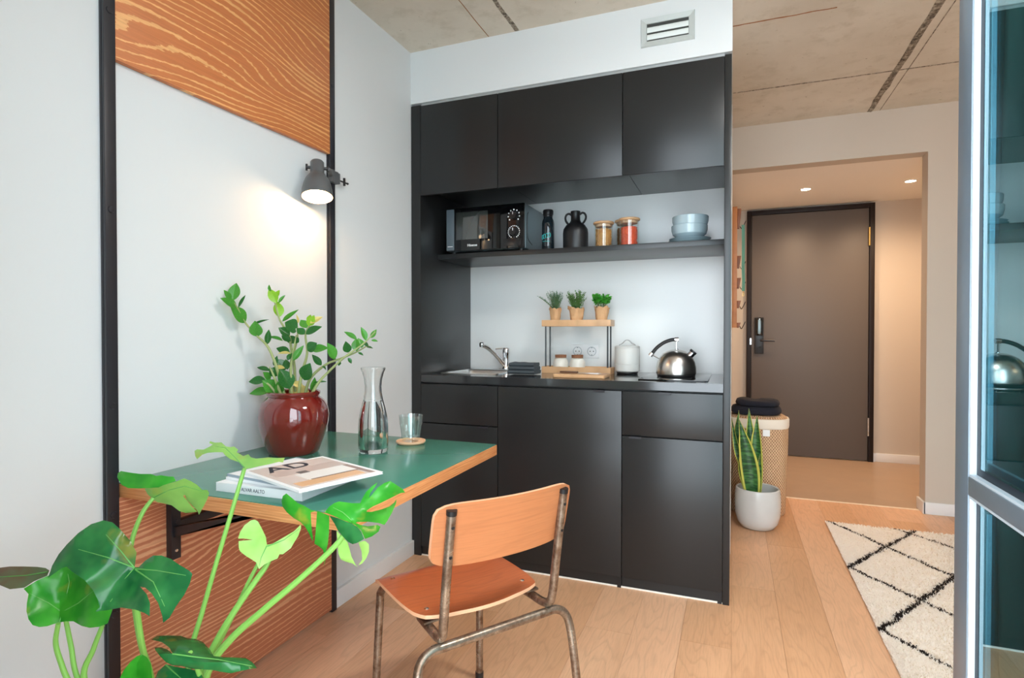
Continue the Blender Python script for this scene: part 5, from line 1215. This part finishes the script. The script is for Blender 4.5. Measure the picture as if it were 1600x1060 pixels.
# spot lights of the entrance
for k, (x, y) in enumerate(((0.542, 5.13), (1.255, 5.14))):
    t = thing('ceiling_spotlight', ['lit recessed ceiling spotlight above the grey door', 'lit recessed ceiling spotlight beside the door hinges'][k], 'spotlight', (x, y, 2.30), group='entrance ceiling spotlights')
    MB().lathe([(0.034, -0.0005), (0.045, -0.0005), (0.045, -0.004), (0.036, -0.006), (0.034, -0.004)], (x, y, 2.30), 28).build('trim_ring', WHITE, t)
    MB().lathe([(0, -0.0035), (0.0335, -0.0035), (0.0335, -0.0008), (0, -0.0008)], (x, y, 2.30), 28).build('lens', emit('spot_lens', (1.0, 0.80, 0.55, 1), 40.0), t)
    lamp('entrance_spot', 'SPOT', (x, y, 2.285), 70.0, (1.0, 0.70, 0.45), 0.04, (0, 0, 0), spot_size=math.radians(165), spot_blend=1.0)

# added uplighter, out of view, to warm the hall
fp = Vector((2.35, 2.75, 0)); flm = thing('added_floor_lamp', 'added black uplighter out of view, warming the hall', 'lamp', fp)
MB().lathe([(0, 0.0005), (0.14, 0.0005), (0.14, 0.015), (0.02, 0.03), (0.012, 0.05), (0.012, 1.62), (0, 1.62)], fp, 28).build('stand', BLACKSTEEL, flm)
MB().lathe([(0.012, 1.60), (0.06, 1.62), (0.13, 1.72), (0.15, 1.80), (0.147, 1.80), (0.126, 1.724), (0.055, 1.628), (0.012, 1.61)], fp, 36).build('lamp_shade', BLACKSTEEL, flm)
MB().lathe([(0, 1.66), (0.03, 1.67), (0.04, 1.70), (0.03, 1.73), (0, 1.74)], fp, 16).build('bulb', emit('added_uplight_bulb', (1.0, 0.66, 0.36, 1), 20.0), flm)
lamp('added_floor_light', 'POINT', fp + Vector((0, 0, 1.80)), 11.0, (1.0, 0.46, 0.18), 0.06)

# added ceiling lamp, out of view, to brighten kitchen and floor
lp = Vector((0.62, 1.35, HC)); cpl = thing('added_ceiling_lamp', 'added round white ceiling lamp out of view, brightening the kitchen', 'lamp', lp)
MB().lathe([(0, -0.0005), (0.25, -0.0005), (0.26, -0.01), (0.26, -0.05), (0.25, -0.055), (0.245, -0.05), (0, -0.05)], lp, 44).build('lamp_body', WHITE, cpl)
MB().lathe([(0, -0.062), (0.24, -0.062), (0.244, -0.056), (0, -0.056)], lp, 44).build('diffuser', emit('added_lamp_diffuser', (1.0, 0.97, 0.93, 1), 6.0), cpl)
lamp('added_ceiling_light', 'AREA', lp + Vector((0, 0, -0.066)), 30.0, (1.0, 0.97, 0.93), (0.42, 0.42))

# ================================================================== GLASS DOOR LEAF (opened inwards)
XF = 0.356
gd = struct(bpy.data.objects.new('window_2', None)); col.objects.link(gd); gd.location = (XF + 0.03, 0.7, 0); gd['label'] = 'open grey framed glass balcony door'
YO, YI, Y0_ = 1.181, 1.123, 0.27
for nm, y0, y1, z0, z1 in (('door_stile', YI, YO, 0.02, 2.40), ('door_stile', Y0_, Y0_ + 0.058, 0.02, 2.40), ('door_rail', Y0_ + 0.058, YI, 0.02, 0.09), ('door_rail', Y0_ + 0.058, YI, 0.884, 0.914), ('door_rail', Y0_ + 0.058, YI, 2.34, 2.40)):
    box(nm, FRAMEGREY, XF, XF + 0.021, y0, y1, z0, z1, gd, 0.0015)
for z0, z1 in ((0.09, 0.884), (0.914, 2.34)):
    m = MB(); b = 0.0105
    m.box(XF + 0.0015, XF + 0.0105, YI - 0.0035, YI - 0.0002, z0 + 0.0002, z1 - 0.0002); m.box(XF + 0.0015, XF + 0.0105, Y0_ + 0.0582, Y0_ + 0.0615, z0 + 0.0002, z1 - 0.0002)
    m.box(XF + 0.0015, XF + 0.0105, Y0_ + 0.0616, YI - 0.0036, z0 + 0.0002, z0 + 0.0045); m.box(XF + 0.0015, XF + 0.0105, Y0_ + 0.0616, YI - 0.0036, z1 - 0.0045, z1 - 0.0002)
    m.build('glazing_bead', FRAMELIT, gd)
    m = MB(); m.box(XF + 0.0106, XF + 0.0112, YI - 0.016, YI - 0.0005, z0 + 0.001, z1 - 0.001); m.box(XF + 0.0106, XF + 0.0112, Y0_ + 0.0585, YI - 0.016, z0 + 0.001, z0 + 0.016); m.build('gasket', GASKET, gd)
    m = MB(); m.box(XF + 0.0138, XF + 0.0205, YI - 0.034, YI - 0.018, z0 + 0.02, z1 - 0.02); m.box(XF + 0.0138, XF + 0.0205, Y0_ + 0.07, YI - 0.035, z0 + 0.018, z0 + 0.03); m.build('spacer_bar', SPACER, gd)
    MB().box(XF + 0.0113, XF + 0.0135, Y0_ + 0.0585, YI - 0.0005, z0 + 0.001, z1 - 0.001).build('pane', PANE, gd, smooth=False)
# curtain hanging beyond the glass
m = MB(); n = 90; nz = 14; pts = []
for i in range(n + 1):
    f = i / n; y = 1.59 + 0.31 * f; pts.append((0.62 + 0.035 * math.sin(f * 2 * math.pi * 5.5) + 0.01 * math.sin(f * 31), y))
for j in range(nz + 1):
    z = 0.035 + (2.54 - 0.035) * j / nz
    for x, y in pts: m.v.append((x + 0.006 * math.sin(z * 3 + y * 20), y, z))
for j in range(nz):
    for i in range(n): a = j * (n + 1) + i; m.f.append((a, a + 1, a + n + 2, a + n + 1))
cu = thing('curtain', 'dark green gathered curtain hanging beyond the glass door', 'curtain', (0.62, 1.74, 0.035))
m.build('fabric', CURTAIN, cu, angle=80)
m = MB(); m.box(0.60, 0.64, 0.6, 1.95, 2.545, HC - 0.0005); m.build('curtain_track', WHITE, cu)
